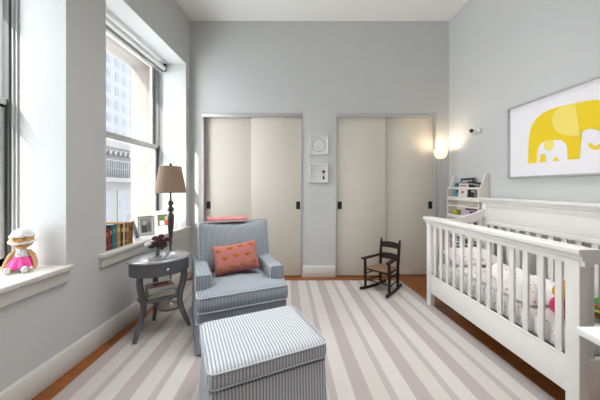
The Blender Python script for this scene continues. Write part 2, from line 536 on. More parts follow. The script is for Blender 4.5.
window('window_2', W2[0], W2[1], 1.77, 'tall grey framed sash window above the books')
for i, (ya, yb, e0, e1) in enumerate(((W1[0], W1[1], W1[0]-0.06, W1[1]+0.028), (W2[0], W2[1], W2[0]-0.08, W2[1]+0.07))):
    mb = MB()
    bxr(mb, WX, XL, ya, yb, ZS-0.03, ZS, 0.0)
    bxr(mb, XL-0.002, XL+0.038, e0, e1, ZS-0.03, ZS, 0.005)
    bxr(mb, XL, XL+0.018, e0+0.015, e1-0.015, ZS-0.108, ZS-0.03, 0.003)
    struct('trim_%d' % (i+5), mb, M['trim'], 'white window sill with apron')

# roller blind rolled up under the head of the far window
t = thing('roller_blind', 'white roller blind rolled up at the top of the far window', 'blind', (WX+0.045, 2.2, 2.835))
mb = MB(); mb.cyl((0, 0.02, 0), (0, 1.405, 0), 0.031, n=24); mb.build('fabric_roll', M['white'], t)
mb = MB(); mb.box((-0.022, 0.71, -0.055), (0.012, 1.37, 0.03), 0.004); mb.box((-0.022, 0.71, -0.034), (0.0025, 1.37, 0.03)); mb.build('bottom_bar', M['winframe'], t)
for y in (0.008, 1.415):
    mb = MB(); mb.box((0, y, 0.01), (0.055, 0.01, 0.10), 0.003); mb.build('bracket', M['dark'] if y > 1 else M['winframe'], t)

# ------------------------------------------------------------------ street outside
M['case'] = mat('cream_paint', (230, 223, 214), 0.5)
M['tower'] = mat('pale_tower_wall', (92, 94, 98), 0.9)
M['towerwin'] = mat('tower_window_glass', (58, 61, 68), 0.3)
M['towerb'] = mat('pale_masonry', (84, 83, 82), 0.9)
t = thing('tower_block', 'distant pale blue tower block with rows of small windows seen through upper pane', 'building', (-40, 45, -20))
mb = MB(); bxr(mb, -14, 0, -25, 23, 0, 62); mb.build('wall', M['tower'], t)
for iy in range(-4, 9):
    for iz in range(7):
        mb = MB(); bxr(mb, -0.2, 0.05, -1+iy*2.4, 0.1+iy*2.4, 28.4+iz*3.0, 30+iz*3.0); mb.build('window', M['towerwin'], t)
t = thing('cornice_building', 'pale masonry building with railings across the street seen through the lower pane', 'building', (-14, 22, -12))
mb = MB(); bxr(mb, -8, 0, -12, 14, 0, 16.4); mb.build('wall', M['towerb'], t)
mb = MB(); bxr(mb, -0.2, 0.5, -12, 14, 16.0, 16.4); bxr(mb, -0.2, 0.3, -12, 14, 15.7, 16.0)
for k in range(40): bxr(mb, 0, 0.42, -6+k*0.5, -5.8+k*0.5, 15.5, 15.8)
mb.build('cornice', M['towerb'], t)
mb = MB(); bxr(mb, 0, 0.7, -12, 14, 13.6, 13.9); bxr(mb, 0, 0.5, -12, 14, 9.6, 9.9); mb.build('ledge', M['towerb'], t)
mb = MB()
for k in range(70): bxr(mb, 0.58, 0.63, -7+k*0.22, -6.96+k*0.22, 13.9, 15.1)
bxr(mb, 0.57, 0.64, -7, 9, 15.05, 15.12); bxr(mb, 0.57, 0.64, -7, 9, 14.5, 14.55)
mb.build('railing', M['towerwin'], t)
for k in range(8):
    mb = MB(); bxr(mb, -0.2, 0.04, -5.4+k*1.6, -4.5+k*1.6, 10.6, 13.0); f = mb.build('window', M['towerwin'], t)

# ------------------------------------------------------------------ rug
PL = [(-1.455, 0.75), (-1.598, 3.58)]       # left edge near / far
PR = [(1.535, 0.75), (1.222, 3.58)]
mb = MB(); bm = mb.bm
uvl = bm.loops.layers.uv.new('UVMap')
NU, NV = 24, 24
def rp(u, v, z):
    l = Vector((PL[0][0]+(PL[1][0]-PL[0][0])*v, PL[0][1]+(PL[1][1]-PL[0][1])*v, z))
    r = Vector((PR[0][0]+(PR[1][0]-PR[0][0])*v, PR[0][1]+(PR[1][1]-PR[0][1])*v, z))
    return l.lerp(r, u)
def patch(fn, nu, nv):
    V = [[bm.verts.new(fn(i/nu, j/nv)[0]) for j in range(nv+1)] for i in range(nu+1)]
    for i in range(nu):
        for j in range(nv):
            f = bm.faces.new((V[i][j], V[i+1][j], V[i+1][j+1], V[i][j+1]))
            for lp, (a, b) in zip(f.loops, ((i, j), (i+1, j), (i+1, j+1), (i, j+1))):
                lp[uvl].uv = fn(a/nu, b/nv)[1]
patch(lambda a, b: (rp(a, b, 0.011), (min(a, 0.9999), b)), NU, NV)
for v in (0, 1): patch(lambda a, b: (rp(a, v, 0.001+0.010*b), (a, v)), NU, 1)
for u in (0, 1): patch(lambda a, b: (rp(u, a, 0.001+0.010*b), (min(u, 0.9999), a)), 1 if False else NV, 1)
bmesh.ops.remove_doubles(bm, verts=bm.verts[:], dist=0.0002)
tag(mb.build('striped_rug', M['rug']), 'large flat woven rug with mauve and cream stripes covering the floor', 'rug')

# ------------------------------------------------------------------ armchair and ottoman
def edge_loop(hx, hy, r, z, n=5, off=0.0, zf=None):
    pts = []
    for cx, cy, a0 in ((hx-r, hy-r, 0), (-(hx-r), hy-r, 90), (-(hx-r), -(hy-r), 180), (hx-r, -(hy-r), 270)):
        for k in range(n+1):
            a = R(a0+90*k/n)
            pts.append(Vector((cx+math.cos(a)*(r+off), cy+math.sin(a)*(r+off), z)))
    return pts

t = thing('armchair', 'blue grey striped upholstered armchair with loose cushions facing the ottoman', 'armchair', (-0.665, 2.49, 0), R(25.0))
mb = MB()
mb.box((0, -0.005, 0.19), (0.70, 0.80, 0.24), 0.02)
mb.build('base', M['tick'], t)
mb = MB()
# skirt: a loop of cloth with kick pleats at the corners
ring0, ring1, ring2 = [], [], []
loop = edge_loop(0.352, 0.405, 0.03, 0, 5)
for p in loop:
    k = 1.0
    out = 0.012
    ring0.append(Vector((p.x*1.005, p.y*1.005-0.005, 0.24)))
    ring1.append(Vector((p.x*1.02, p.y*1.02-0.005, 0.13)))
    ring2.append(Vector((p.x*1.035, p.y*1.03-0.005, 0.03)))
mb.ring_skin([ring0, ring1, ring2], cap=False)
sk = mb.build('skirt', M['tick'], t)
mb = MB(); mb.tube(edge_loop(0.357, 0.41, 0.03, 0.24), 0.005, 8, True); mb.build('piping', M['pipe'], sk)
for sx in (-1, 1):
    for sy in (-1, 1):
        mb = MB(); mb.lathe([(0.018, 0), (0.024, 0.07)], (sx*0.29, sy*0.34, 0.012 if True else 0), 12); mb.build('foot', M['foot'], t)
for s in (-1, 1):
    mb = MB()
    mb.rbox((s*0.297, 0.02, 0.405), (0.063, 0.325, 0.165), 0.022, 8, 0.004)
    a = mb.build('arm', M['tick'], t)
    mb = MB()
    mb.tube([Vector((s*0.297+x, -0.302, 0.405+z)) for x, z in ((-0.059, -0.155), (-0.059, 0.148), (-0.048, 0.161), (0.048, 0.161), (0.059, 0.148), (0.059, -0.155))], 0.004, 8)
    mb.build('piping', M['pipe'], a)
# T shaped seat cushion
def seat_outline(off):
    o = off
    base = [(-0.35-o, -0.425-o), (0.35+o, -0.425-o), (0.35+o, -0.309+o), (0.228+o, -0.309+o), (0.228+o, 0.26), (-0.228-o, 0.26), (-0.228-o, -0.309+o), (-0.35-o, -0.309+o)]
    # round the corners
    out = []
    n = len(base)
    for i in range(n):
        p0, p, p1 = Vector(base[i-1]), Vector(base[i]), Vector(base[(i+1) % n])
        d0 = (p0-p).normalized(); d1 = (p1-p).normalized()
        r = 0.035 if i in (0, 1) else 0.012
        for k in range(5):
            a = k/4
            q = (p+d0*r)*(1-a)**2+p*2*a*(1-a)+(p+d1*r)*a**2
            out.append((q.x, q.y))
    return out
mb = MB(); rings = []
for off, z in ((-0.03, 0.324), (-0.008, 0.328), (0.004, 0.342), (0.010, 0.388), (0.004, 0.437), (-0.006, 0.451), (-0.025, 0.460), (-0.042, 0.465)):
    rings.append([Vector((x, y, z-0.012*max(0, -y-0.30)/0.12)) for x, y in seat_outline(off)])
bm = mb.bm
vr = [[bm.verts.new(p) for p in r] for r in rings]
for i in range(len(vr)-1):
    for j in range(len(vr[0])):
        k = (j+1) % len(vr[0]); bm.faces.new((vr[i][j], vr[i][k], vr[i+1][k], vr[i+1][j]))
cv = bm.verts.new((0, -0.12, 0.478))
for j in range(len(vr[-1])): bm.faces.new((vr[-1][j], vr[-1][(j+1) % len(vr[-1])], cv))
bm.faces.new(list(reversed(vr[0])))
sc = mb.build('seat_cushion', M['tick'], t, 60)
mb = MB()
mb.tube([Vector((x, y, 0.446-0.012*max(0, -y-0.30)/0.12)) for x, y in seat_outline(0.003)], 0.0048, 8, True)
mb.tube([Vector((x, y, 0.336-0.012*max(0, -y-0.30)/0.12)) for x, y in seat_outline(0.003)], 0.0048, 8, True)
mb.build('piping', M['pipe'], sc)
# back
TB = RX(-9)
mb = MB(); mb.rbox((0.012, 0.375, 0.57), (0.318, 0.06, 0.305), 0.03, 8, 0, TB); mb.build('back_frame', M['tick'], t)
def backwarp(P, p):
    # p z is thickness here: local x width, y height, z thickness
    ear = 0.042*(abs(p[0])**3) if p[1] > 0 else 0.0
    dip = -0.012*math.exp(-((p[0]-0.1)/0.16)**2) if p[1] > 0 else 0
    P.y += (ear+dip)*max(0, p[1])
    return P
RB = RX(90-13)
mb = MB(); mb.rbox((0.022, 0.205, 0.655), (0.332, 0.222, 0.080), 0.036, 16, 0.05, RB, backwarp)
bc = mb.build('back_cushion', M['tick'], t, 60)
mb = MB()
for zz in (0.060,):
    pts = []
    for p in edge_loop(0.331, 0.221, 0.036, zz, 5):
        nx, ny = max(-1, min(1, p.x/0.332)), max(-1, min(1, p.y/0.222))
        q = backwarp(Vector(p), (nx, ny, 1))
        pts.append(Vector((0.022, 0.205, 0.655))+RB @ q)
    mb.tube(pts, 0.0065, 8, True)
mb.build('piping', M['pipe'], bc)

# pink throw over the chair back
def throw_pt(u, v):
    # u along width, v from the front over the top to the rear
    x = -0.215+u*0.40
    wv = 0.003*math.sin(u*23)+0.002*math.sin(u*51+1)
    s = v
    if s < 0.35: y, z = 0.343, 0.886+0.030*(s/0.35)
    elif s < 0.6:
        a = (s-0.35)/0.25*math.pi
        y, z = 0.4305-0.0875*math.cos(a), 0.916+0.020*math.sin(a)
    else: y, z = 0.518-0.047*(s-0.6)/0.4, 0.916-0.30*(s-0.6)/0.4
    return Vector((x, y+wv, z+wv))
t2 = thing('throw_blanket', 'folded pink knitted throw laid over the top of the armchair back', 'blanket', (-0.665, 2.49, 0), R(25.0))
mb = MB(); mb.grid(throw_pt, 40, 40, 0.008); mb.build('knit_cloth', M['pinkknit'], t2, 60)

# lumbar pillow
RP = RX(90-24) 
def pillow_warp(P, p):
    pinch = 1-0.10*(1-abs(p[1])**2)*abs(p[0])**4
    P.x *= pinch
    P.y *= 1-0.12*(1-abs(p[0])**2)*abs(p[1])**4
    e = (1-p[0]**4)*(1-p[1]**4)
    P.z *= 0.25+0.75*e**0.5
    return P
rl = Matrix.Rotation(R(25), 3, 'Z')
pc = Vector((-0.665, 2.49, 0))+rl @ Vector((-0.005, -0.030, 0.606))
t = thing('lumbar_pillow', 'rectangular pink pillow embroidered with mustard creatures leaning on the armchair back', 'pillow', pc, R(17))
RR = RY(-7) @ RP
mb = MB(); mb.rbox((0, 0, 0), (0.205, 0.138, 0.06), 0.04, 14, 0.02, RR, pillow_warp)
pb = mb.build('pillow_cover', M['pink'], t, 80)
for (u, v) in ((-0.7, 0.55), (-0.2, 0.6), (0.25, 0.65), (0.68, 0.7), (-0.45, 0.0), (0.02, 0.05), (0.5, 0.05), (-0.7, -0.62), (-0.2, -0.6), (0.28, -0.58), (0.72, -0.5)):
    x, y = u*0.195, v*0.128
    e = ((1-u**4)*(1-v**4))**0.5
    z = (0.06+0.02*(1-u*u)*(1-v*v))*(0.25+0.75*e)
    mb = MB()
    for dx, dy, r in ((0, 0, 0.020), (-0.015, 0.004, 0.015), (0.016, 0.003, 0.014), (0.022, 0.009, 0.006), (-0.023, 0.008, 0.006), (0, -0.008, 0.011)):
        mb.ball(RR @ Vector((x+dx, y+dy, z-0.001)), r, 10, (1, 0.75, 0.3), RR)
    mb.build('embroidered_motif', M['mustard'], pb)

t = thing('ottoman', 'blue and white striped ottoman with a boxed top in front of the armchair', 'ottoman', (-0.279, 1.566, 0), R(25.5))
HX, HY = 0.312, 0.262
mb = MB(); mb.box((0, 0, 0.175), (0.595, 0.495, 0.28), 0.02); mb.build('base', M['tick2'], t)
mb = MB(); r0, r1, r2 = [], [], []
for p in edge_loop(0.30, 0.25, 0.02, 0, 5):
    r0.append(Vector((p.x, p.y, 0.312))); r1.append(Vector((p.x*1.015, p.y*1.015, 0.18))); r2.append(Vector((p.x*1.045, p.y*1.045, 0.022)))
mb.ring_skin([r0, r1, r2], cap=False); mb.build('skirt', M['tick2'], t)
mb = MB(); mb.rbox((0, 0, 0.368), (HX, HY, 0.050), 0.042, 16, 0.016)
oc = mb.build('cushion', M['tick2'], t, 60)
mb = MB()
for z in (0.336, 0.404): mb.tube(edge_loop(HX-0.004, HY-0.004, 0.040, z), 0.0048, 8, True)
mb.build('piping', M['pipe'], oc)
for sx in (-1, 1):
    for sy in (-1, 1):
        mb = MB(); mb.lathe([(0.016, 0), (0.022, 0.05)], (sx*0.25, sy*0.2, 0.012), 12); mb.build('foot', M['foot'], t)

# ------------------------------------------------------------------ side table
TX, TY, TA = -1.285, 2.345, 42.0
t = thing('side_table', 'dark grey oval side table with curved legs and one drawer beside the armchair', 'side table', (TX, TY, 0), R(TA))
A_, B_ = 0.248, 0.205
mb = MB()
mb.lathe([(0.96, 0.628), (0.995, 0.632), (1.0, 0.638), (0.995, 0.644), (0.97, 0.6485)], (0, 0, 0), 56, A_, B_)
mb.build('tabletop', M['tabletop'], t)
mb = MB(); mb.lathe([(0.93, 0.525), (0.93, 0.628)], (0, 0, 0), 56, A_, B_); mb.build('apron', M['table'], t)
# drawer front follows the oval on the camera side
def oval(a, k, z): return Vector((math.cos(a)*A_*k, math.sin(a)*B_*k, z))
mb = MB()
rings = []
for i in range(17):
    a = R(-140+100*i/16)
    rings.append([oval(a, 0.925, 0.535), oval(a, 0.945, 0.535), oval(a, 0.945, 0.620), oval(a, 0.925, 0.620)])
mb.ring_skin(rings); dr = mb.build('drawer', M['table'], t)
mb = MB(); p = oval(R(-88), 0.945, 0.578)
mb.cyl(p, p+Vector((0, -0.014, 0)), 0.005, n=12); mb.ball(p+Vector((0, -0.022, 0)), 0.013, 16, (1, 0.7, 1)); mb.build('knob', M['chrome'], dr)
def leg(px, py, ox, oy):
    # S curved sabre leg
    d = Vector((ox, oy, 0)).normalized()
    prof = [(0.0, 0.62), (0.004, 0.54), (0.006, 0.48), (-0.004, 0.41), (-0.020, 0.35), (-0.030, 0.30), (-0.028, 0.24), (-0.010, 0.17), (0.015, 0.10), (0.040, 0.045), (0.050, 0.0185)]
    pts = [Vector((px, py, 0))+d*o+Vector((0, 0, z)) for o, z in prof]
    rr = [0.026, 0.026, 0.027, 0.027, 0.026, 0.025, 0.024, 0.023, 0.020, 0.018, 0.016]
    mb = MB(); mb.tube(pts, rr, 8, flat=0.85, up=d)
    return mb.build('leg', M['table'], t)
for (x, y) in ((-0.165, -0.085), (0.165, -0.085), (0.0, 0.165)):
    leg(x, y, x, y)
mb = MB(); mb.lathe([(0.66, 0.300), (0.69, 0.304), (0.69, 0.314), (0.66, 0.318)], (0, 0, 0), 40, A_, B_); mb.build('shelf', M['table'], t)

def flat_book(name, label, c, size, rz, cover, band=None, group=None, cat='magazine'):
    t = thing(name, label, cat, c, R(rz), group)
    w, d, h = size
    mb = MB(); mb.box((0, 0, h/2), (w*0.985, d*0.985, h*0.8)); mb.build('pages', M['paper'], t)
    mb = MB(); mb.box((0, 0, h-0.001), (w, d, 0.002)); mb.box((0, 0, 0.001), (w, d, 0.002)); mb.box((-w/2, 0, h/2), (0.002, d, h))
    if band:
        mb.mi = 1
        mb.box((0.01, 0.01, h+0.0002), (w*0.6, d*0.45, 0.0006)); mb.box((-0.01, -d*0.36, h+0.0002), (w*0.7, d*0.1, 0.0006))
        mb.box((-w/2-0.001, 0, h/2), (0.0008, d*0.6, h*0.5))
    mb.build('cover', [cmat(cover), cmat(band)] if band else cmat(cover), t)
    return t
z = 0.3185
for nm, lab, sz, rz, cv, bd, off, cat in (
    ('magazine', 'yellow magazine at the bottom of the pile on the table shelf', (0.215, 0.150, 0.015), 41, (222, 190, 40), (60, 90, 150), (0, 0), 'magazine'),
    ('magazine', 'green magazine second from the bottom on the table shelf', (0.21, 0.145, 0.015), 44, (120, 160, 60), (230, 220, 90), (0.004, 0), 'magazine'),
    ('picture_book', 'blue and yellow picture book in the middle of the shelf pile', (0.205, 0.15, 0.017), 40, (70, 150, 190), (236, 206, 60), (0, 0.004), 'book'),
    ('picture_book', 'pale picture book just below the red topmost one on the table shelf', (0.20, 0.14, 0.017), 45, (226, 220, 214), (90, 120, 150), (-0.004, 0), 'book'),
    ('picture_book', 'white picture book with a red brown cover image topping the shelf pile', (0.205, 0.15, 0.018), 40, (222, 206, 200), (164, 62, 38), (0, 0), 'book')):
    flat_book(nm, lab, (TX+off[0]-0.006, TY+off[1]+0.008, z), sz, rz, cv, bd, 'books on the side table shelf', cat)
    z += sz[2]+0.0008

# vase with flowers
vx, vy = TX-0.015, TY-0.01
t = thing('flower_vase', 'small clear glass vase holding dark plum and white flowers on the side table', 'vase', (vx, vy, 0.649))
mb = MB(); mb.lathe([(0.034, 0.0), (0.040, 0.004), (0.043, 0.03), (0.038, 0.06), (0.035, 0.075), (0.033, 0.075), (0.035, 0.06), (0.040, 0.03), (0.036, 0.007), (0.001, 0.006)], n=24); mb.build('vessel', M['clear'], t)
random.seed(5)
mb = MB()
heads = [(-0.065, -0.03, 0.105, 'w'), (-0.045, 0.02, 0.125, 'w'), (-0.075, 0.0, 0.08, 'w'), (-0.01, -0.02, 0.15, 'p'), (0.03, -0.02, 0.14, 'p'), (0.055, -0.01, 0.11, 'p'), (0.02, 0.02, 0.16, 'p'), (0.035, -0.045, 0.095, 'p'), (0.065, 0.03, 0.13, 'p'), (-0.02, 0.04, 0.15, 'w'), (0.01, -0.05, 0.115, 'p')]
for (x, y, zz, k) in heads:
    mb.tube([(x*0.15, y*0.15, 0.008), (x*0.3, y*0.3, 0.07), (x, y, zz)], 0.0025, 6)
mb.build('stem', M['leaf'], t)
for (x, y, zz, k) in heads:
    mb = MB()
    c = Vector((x, y, zz)); r0 = 0.028 if k == 'p' else 0.028
    for ring_i in range(3):
        n = 4+ring_i*2
        for q in range(n):
            a = 2*math.pi*q/n+ring_i*0.5+x*40
            tl = 0.35+0.45*ring_i
            d = Vector((math.cos(a)*math.sin(tl), math.sin(a)*math.sin(tl), math.cos(tl)))
            rot = d.to_track_quat('Z', 'Y').to_matrix()
            mb.ball(c+d*r0*0.55, r0*0.6, 8, (0.75, 0.5, 1.0), rot)
    mb.build('blossom', M['plum'] if k == 'p' else M['petal'], t)
mb = MB()
for q in range(11):
    a = q*2.4; rr = 0.045+0.02*random.random()
    c = Vector((math.cos(a)*rr, math.sin(a)*rr, 0.075+0.03*random.random()))
    d = Vector((math.cos(a), math.sin(a), 0.25)).normalized()
    mb.ball(c, 0.03, 8, (0.45, 0.12, 1.0), d.to_track_quat('Z', 'X').to_matrix())
mb.build('leaf', M['leaf'], t)

# floor lamp behind the table
LX, LY = -1.425, 2.80
t = thing('floor_lamp', 'unlit floor lamp with tan linen shade and turned metal stem by the far window', 'lamp', (LX, LY, 0))
mb = MB(); mb.lathe([(0.12, 0.0115), (0.122, 0.022), (0.116, 0.034), (0.05, 0.042), (0.022, 0.055), (0.012, 0.075)], n=36); mb.build('base', M['steel'], t)
mb = MB(); mb.lathe([(0.009, 0.07), (0.009, 0.66)], n=16)
mb.lathe([(0.010, 0.64), (0.012, 0.66), (0.018, 0.74), (0.030, 0.86), (0.036, 0.93), (0.034, 0.96), (0.018, 0.985), (0.016, 0.995), (0.030, 1.005), (0.034, 1.02), (0.026, 1.04), (0.014, 1.05), (0.018, 1.056), (0.028, 1.07), (0.030, 1.085), (0.024, 1.10), (0.012, 1.11), (0.010, 1.20), (0.008, 1.46)], n=24)
mb.build('stem', M['pewter'], t)
mb = MB(); n = 44
mb.lathe([(0.150, 1.192), (0.105, 1.462)], n=n, cap=False)
mb.lathe([(0.1485, 1.192), (0.1035, 1.462)], n=n, cap=False)
sh = mb.build('lamp_shade', M['shade'], t)
mb = MB()
for k in range(3):
    a = k*2*math.pi/3; mb.cyl((0, 0, 1.455), (math.cos(a)*0.104, math.sin(a)*0.104, 1.455), 0.002, n=6)
mb.tube([(0.1045*math.cos(2*math.pi*k/32), 0.1045*math.sin(2*math.pi*k/32), 1.462) for k in range(32)], 0.002, 6, True)
mb.tube([(0.1495*math.cos(2*math.pi*k/32), 0.1495*math.sin(2*math.pi*k/32), 1.192) for k in range(32)], 0.002, 6, True)
mb.build('shade_ring', M['pewter'], sh)
mb = MB(); mb.lathe([(0.006, 1.455), (0.010, 1.47), (0.012, 1.485), (0.006, 1.498)], n=14); mb.build('finial', M['dark'], t)

# ------------------------------------------------------------------ things on the far sill
def standing_book(label, y, w, h, d, cover, x=-1.665, lean=0.0, band=None):
    t = thing('book', label, 'book', (x, y, ZS+0.0005), 0, 'books in a row on the window sill')
    if lean: t.rotation_euler = (R(lean), 0, 0)
    mb = MB(); mb.box((-d/2, w/2, h/2), (d*0.96, max(0.003, w-0.004), h*0.97)); mb.build('pages', M['paper'], t)
    mb = MB(); mb.box((-d/2, 0.001, h/2), (d, 0.002, h)); mb.box((-d/2, w-0.001, h/2), (d, 0.002, h)); mb.box((0, w/2, h/2), (0.003, w, h), 0.001)
    if band:
        mb.mi = 1; mb.box((0.0016, w/2, h*0.72), (0.001, w*0.7, h*0.18)); mb.box((0.0016, w/2, h*0.2), (0.001, w*0.6, h*0.05))
    mb.build('cover', [cmat(cover, 0.45), cmat(band, 0.45)] if band else cmat(cover, 0.45), t)
    return t
y = 2.222
for lab, w, h, d, c, b in (
    ('maroon book nearest the room at the left end of the sill row', 0.030, 0.185, 0.14, (120, 42, 36), (190, 120, 60)),
    ('thin red book beside the maroon one on the sill', 0.014, 0.180, 0.14, (176, 58, 44), None),
    ('narrow navy book left of the broad teal one', 0.020, 0.200, 0.15, (34, 44, 66), (180, 180, 170)),
    ('broad teal book, the tallest in the sill row', 0.058, 0.210, 0.16, (44, 112, 112), (100, 150, 140)),
    ('orange book right of the broad teal one', 0.032, 0.215, 0.15, (216, 130, 62), (240, 200, 120)),
    ('thin green book between the orange and black ones', 0.014, 0.185, 0.14, (110, 140, 60), None),
    ('black book in the middle right of the sill row', 0.026, 0.200, 0.15, (32, 30, 32), (190, 180, 150)),
    ('cream book right of the black one on the sill', 0.018, 0.215, 0.15, (226, 214, 176), None),
    ('dark red book between the cream and olive ones', 0.032, 0.195, 0.14, (138, 50, 44), (210, 160, 80)),
    ('olive book right of the dark red one', 0.026, 0.190, 0.14, (134, 140, 56), (220, 210, 120)),
    ('brown orange book near the right end of the sill row', 0.032, 0.200, 0.14, (160, 92, 44), (90, 46, 26)),
    ('dark brown book ending the sill row beside the picture frames', 0.026, 0.190, 0.14, (84, 54, 40), None)):
    standing_book(lab, y, w, h, d, c, -1.66-0.006*random.random(), 0, b); y += w+0.0015

def photo_frame(label, loc, rz, w, h, fw, fcol, inner, lean=14, mat_w=0.0, art=None):
    t = thing('photo_frame', label, 'picture frame', loc, R(rz), 'framed photographs on the window sill')
    L = RX(-lean)
    off = Vector((0, 0, math.sin(R(lean))*0.012))
    def P(x, z, d): return off+L @ Vector((x, d, z))
    mb = MB()
    for (x0, x1, z0, z1) in ((-w/2, w/2, 0, fw), (-w/2, w/2, h-fw, h), (-w/2, -w/2+fw, fw, h-fw), (w/2-fw, w/2, fw, h-fw)):
        mb.box(P((x0+x1)/2, (z0+z1)/2, 0), (x1-x0, 0.016, z1-z0), 0.003, L)
    f = mb.build('frame', fcol, t)
    mb = MB(); mb.box(P(0, h/2, 0.004), (w-fw, 0.006, h-fw), 0, L); mb.build('backing', M['blk'], t)
    mb = MB(); mb.box(P(0, h/2, 0.0), (w-2*fw+0.002, 0.002, h-2*fw+0.002), 0, L)
    iw, ih = w-2*fw-2*mat_w, h-2*fw-2*mat_w
    for i, (cx, cz, ww, hh) in enumerate(art or []):
        mb.mi = i+1
        mb.box(P(cx*iw, h/2+cz*ih, -0.0012-0.0001*i), (ww*iw, 0.0006, hh*ih), 0, L)
    mb.build('photograph', inner, t)
    mb = MB(); mb.tube([P(0, h*0.62, 0.008), Vector((0, h*0.42, 0.004))], 0.006, 6, flat=3.0); mb.build('easel', M['blk'], t)
    return t
photo_frame('white framed photo seen nearly edge on beside the end of the books', (-1.70, 2.70, ZS+0.001), 108, 0.14, 0.20, 0.014, M['white'], [M['blk'], cmat((90, 90, 92)), cmat((180, 170, 165))], 18, 0.0, [(0, 0, 0.8, 0.8), (0.1, 0.1, 0.3, 0.4)])
photo_frame('silver framed black and white portrait in the middle of the sill', (-1.765, 2.95, ZS+0.001), 42, 0.16, 0.21, 0.014, M['silver'], [M['white'], cmat((170, 170, 170)), cmat((84, 84, 86)), cmat((215, 213, 210)), cmat((120, 118, 118))], 12, 0.012, [(0, 0, 1, 1), (-0.15, -0.2, 0.5, 0.55), (-0.12, 0.18, 0.28, 0.3), (0.28, -0.1, 0.3, 0.6)])
photo_frame('white framed family photo with wide mat standing behind the lamp stem', (-1.77, 3.36, ZS+0.001), 40, 0.27, 0.235, 0.018, M['white'], [M['white'], cmat((110, 84, 62)), cmat((80, 104, 60)), cmat((205, 60, 60)), cmat((224, 178, 150)), cmat((226, 224, 226))], 12, 0.03, [(0, 0, 1, 1), (-0.2, 0.2, 0.5, 0.5), (0.12, -0.22, 0.35, 0.4), (0.1, 0.15, 0.26, 0.3), (-0.22, -0.25, 0.3, 0.4)])

# ------------------------------------------------------------------ doll on the near sill
M['skin_cloth'] = mat('tan_cloth', (208, 164, 116), 0.9, var=0.04, vscale=60)
M['whiteknit'] = mat('white_knit', (232, 232, 232), 0.95, var=0.08, vscale=70, bump=0.6, bscale=110)
M['hotpink'] = mat('bright_pink_satin', (232, 60, 150), 0.5, var=0.08, vscale=30)
M['gold'] = mat('golden_thread', (186, 140, 60), 0.6)
t = thing('rag_doll', 'rag doll in a bright pink skirt and white cap sitting on the near window sill', 'doll', (-1.828, 1.728, ZS), R(30)); t.scale = (0.80, 0.80, 0.94)
mb = MB(); mb.lathe([(0.030, 0.006), (0.048, 0.015), (0.050, 0.05), (0.044, 0.10), (0.036, 0.135), (0.020, 0.15)], n=20, sx=1.0, sy=0.75); mb.build('torso', M['whiteknit'], t)
mb = MB()
mb.ball((0, -0.004, 0.205), 0.066, 24, (1.12, 0.9, 0.92))
mb.ball((0, -0.064, 0.192), 0.010, 10, (1.0, 0.6, 0.8))
hd = mb.build('head', M['skin_cloth'], t)
for s in (-1, 1):
    mb = MB(); mb.ball((s*0.026, -0.058, 0.214), 0.006, 10, (1.2, 0.4, 1)); mb.build('eye', M['dark'], hd)
mb = MB(); mb.tube([(-0.018, -0.058, 0.172), (0, -0.060, 0.167), (0.018, -0.058, 0.172)], 0.002, 6)
mb.build('mouth', M['dark'], hd)
mb = MB()
# knitted cap with rolled brim and white band across the cheeks
capprof = []
for i in range(9):
    a = R(20+70*i/8); capprof.append((0.070*math.cos(a), 0.208+0.078*math.sin(a)))
mb.lathe(capprof, (0, 0.004, 0), 28, 1.12, 0.95)
mb.tube([(0.072*math.cos(2*math.pi*k/28), 0.002+0.063*math.sin(2*math.pi*k/28), 0.232+0.004*math.sin(k*math.pi)) for k in range(28)], 0.007, 8, True)
pts = [(0.076*math.cos(a), 0.002+0.064*math.sin(a), 0.198-0.012*math.sin(-a)) for a in [R(-180+180*k/18) for k in range(19)]]
mb.tube(pts, [0.008]*19, 8)
mb.build('cap', M['whiteknit'], hd)
mb = MB()
for s in (-1, 1):
    mb.tube([(s*0.026+0.013*math.cos(2*math.pi*k/16), -0.062, 0.224+0.008*math.sin(2*math.pi*k/16)) for k in range(16)], 0.0028, 6, True)
mb.build('spectacles', M['gold'], hd)
for s in (-1, 1):
    mb = MB(); mb.tube([(s*0.040, -0.005, 0.132), (s*0.066, -0.012, 0.10), (s*0.082, -0.030, 0.060), (s*0.088, -0.050, 0.030), (s*0.086, -0.062, 0.018)], [0.013, 0.016, 0.015, 0.014, 0.011], 10); mb.build('arm', M['skin_cloth'], t)
for s in (-1, 1):
    mb = MB(); mb.tube([(s*0.024, -0.02, 0.024), (s*0.036, -0.07, 0.024), (s*0.046, -0.115, 0.020)], [0.020, 0.018, 0.015], 10); l = mb.build('leg', M['skin_cloth'], t)
    mb = MB(); mb.ball((s*0.048, -0.128, 0.024), 0.022, 14, (0.9, 1.1, 1.0)); mb.build('shoe', M['whiteknit'], l)
mb = MB()
rings = []
for i, (r, z, fy) in enumerate(((0.044, 0.092, 0), (0.060, 0.078, -0.01), (0.072, 0.055, -0.022), (0.082, 0.034, -0.034), (0.086, 0.026, -0.036))):
    ring = []
    for k in range(48):
        a = 2*math.pi*k/48
        ru = 1+0.02*i*math.sin(a*9)
        y = math.sin(a)*r*0.8*ru+fy
        if i > 1: y = min(y, 0.05)
        ring.append(Vector((math.cos(a)*r*ru, y, z+0.002*i*math.sin(a*9+1))))
    rings.append(ring)
mb.ring_skin(rings, cap=False); mb.build('skirt', M['hotpink'], t)
mb = MB(); mb.ball((-0.004, -0.036, 0.112), 0.024, 14, (1.2, 0.35, 0.9)); mb.ball((-0.022, -0.036, 0.133), 0.008, 8, (0.8, 0.4, 1.2)); mb.ball((0.014, -0.036, 0.133), 0.008, 8, (0.8, 0.4, 1.2))
f = mb.build('shirt_patch', M['petal'], t)
mb = MB()
for s in (-1, 1): mb.ball((s*0.008-0.004, -0.045, 0.116), 0.003, 8)
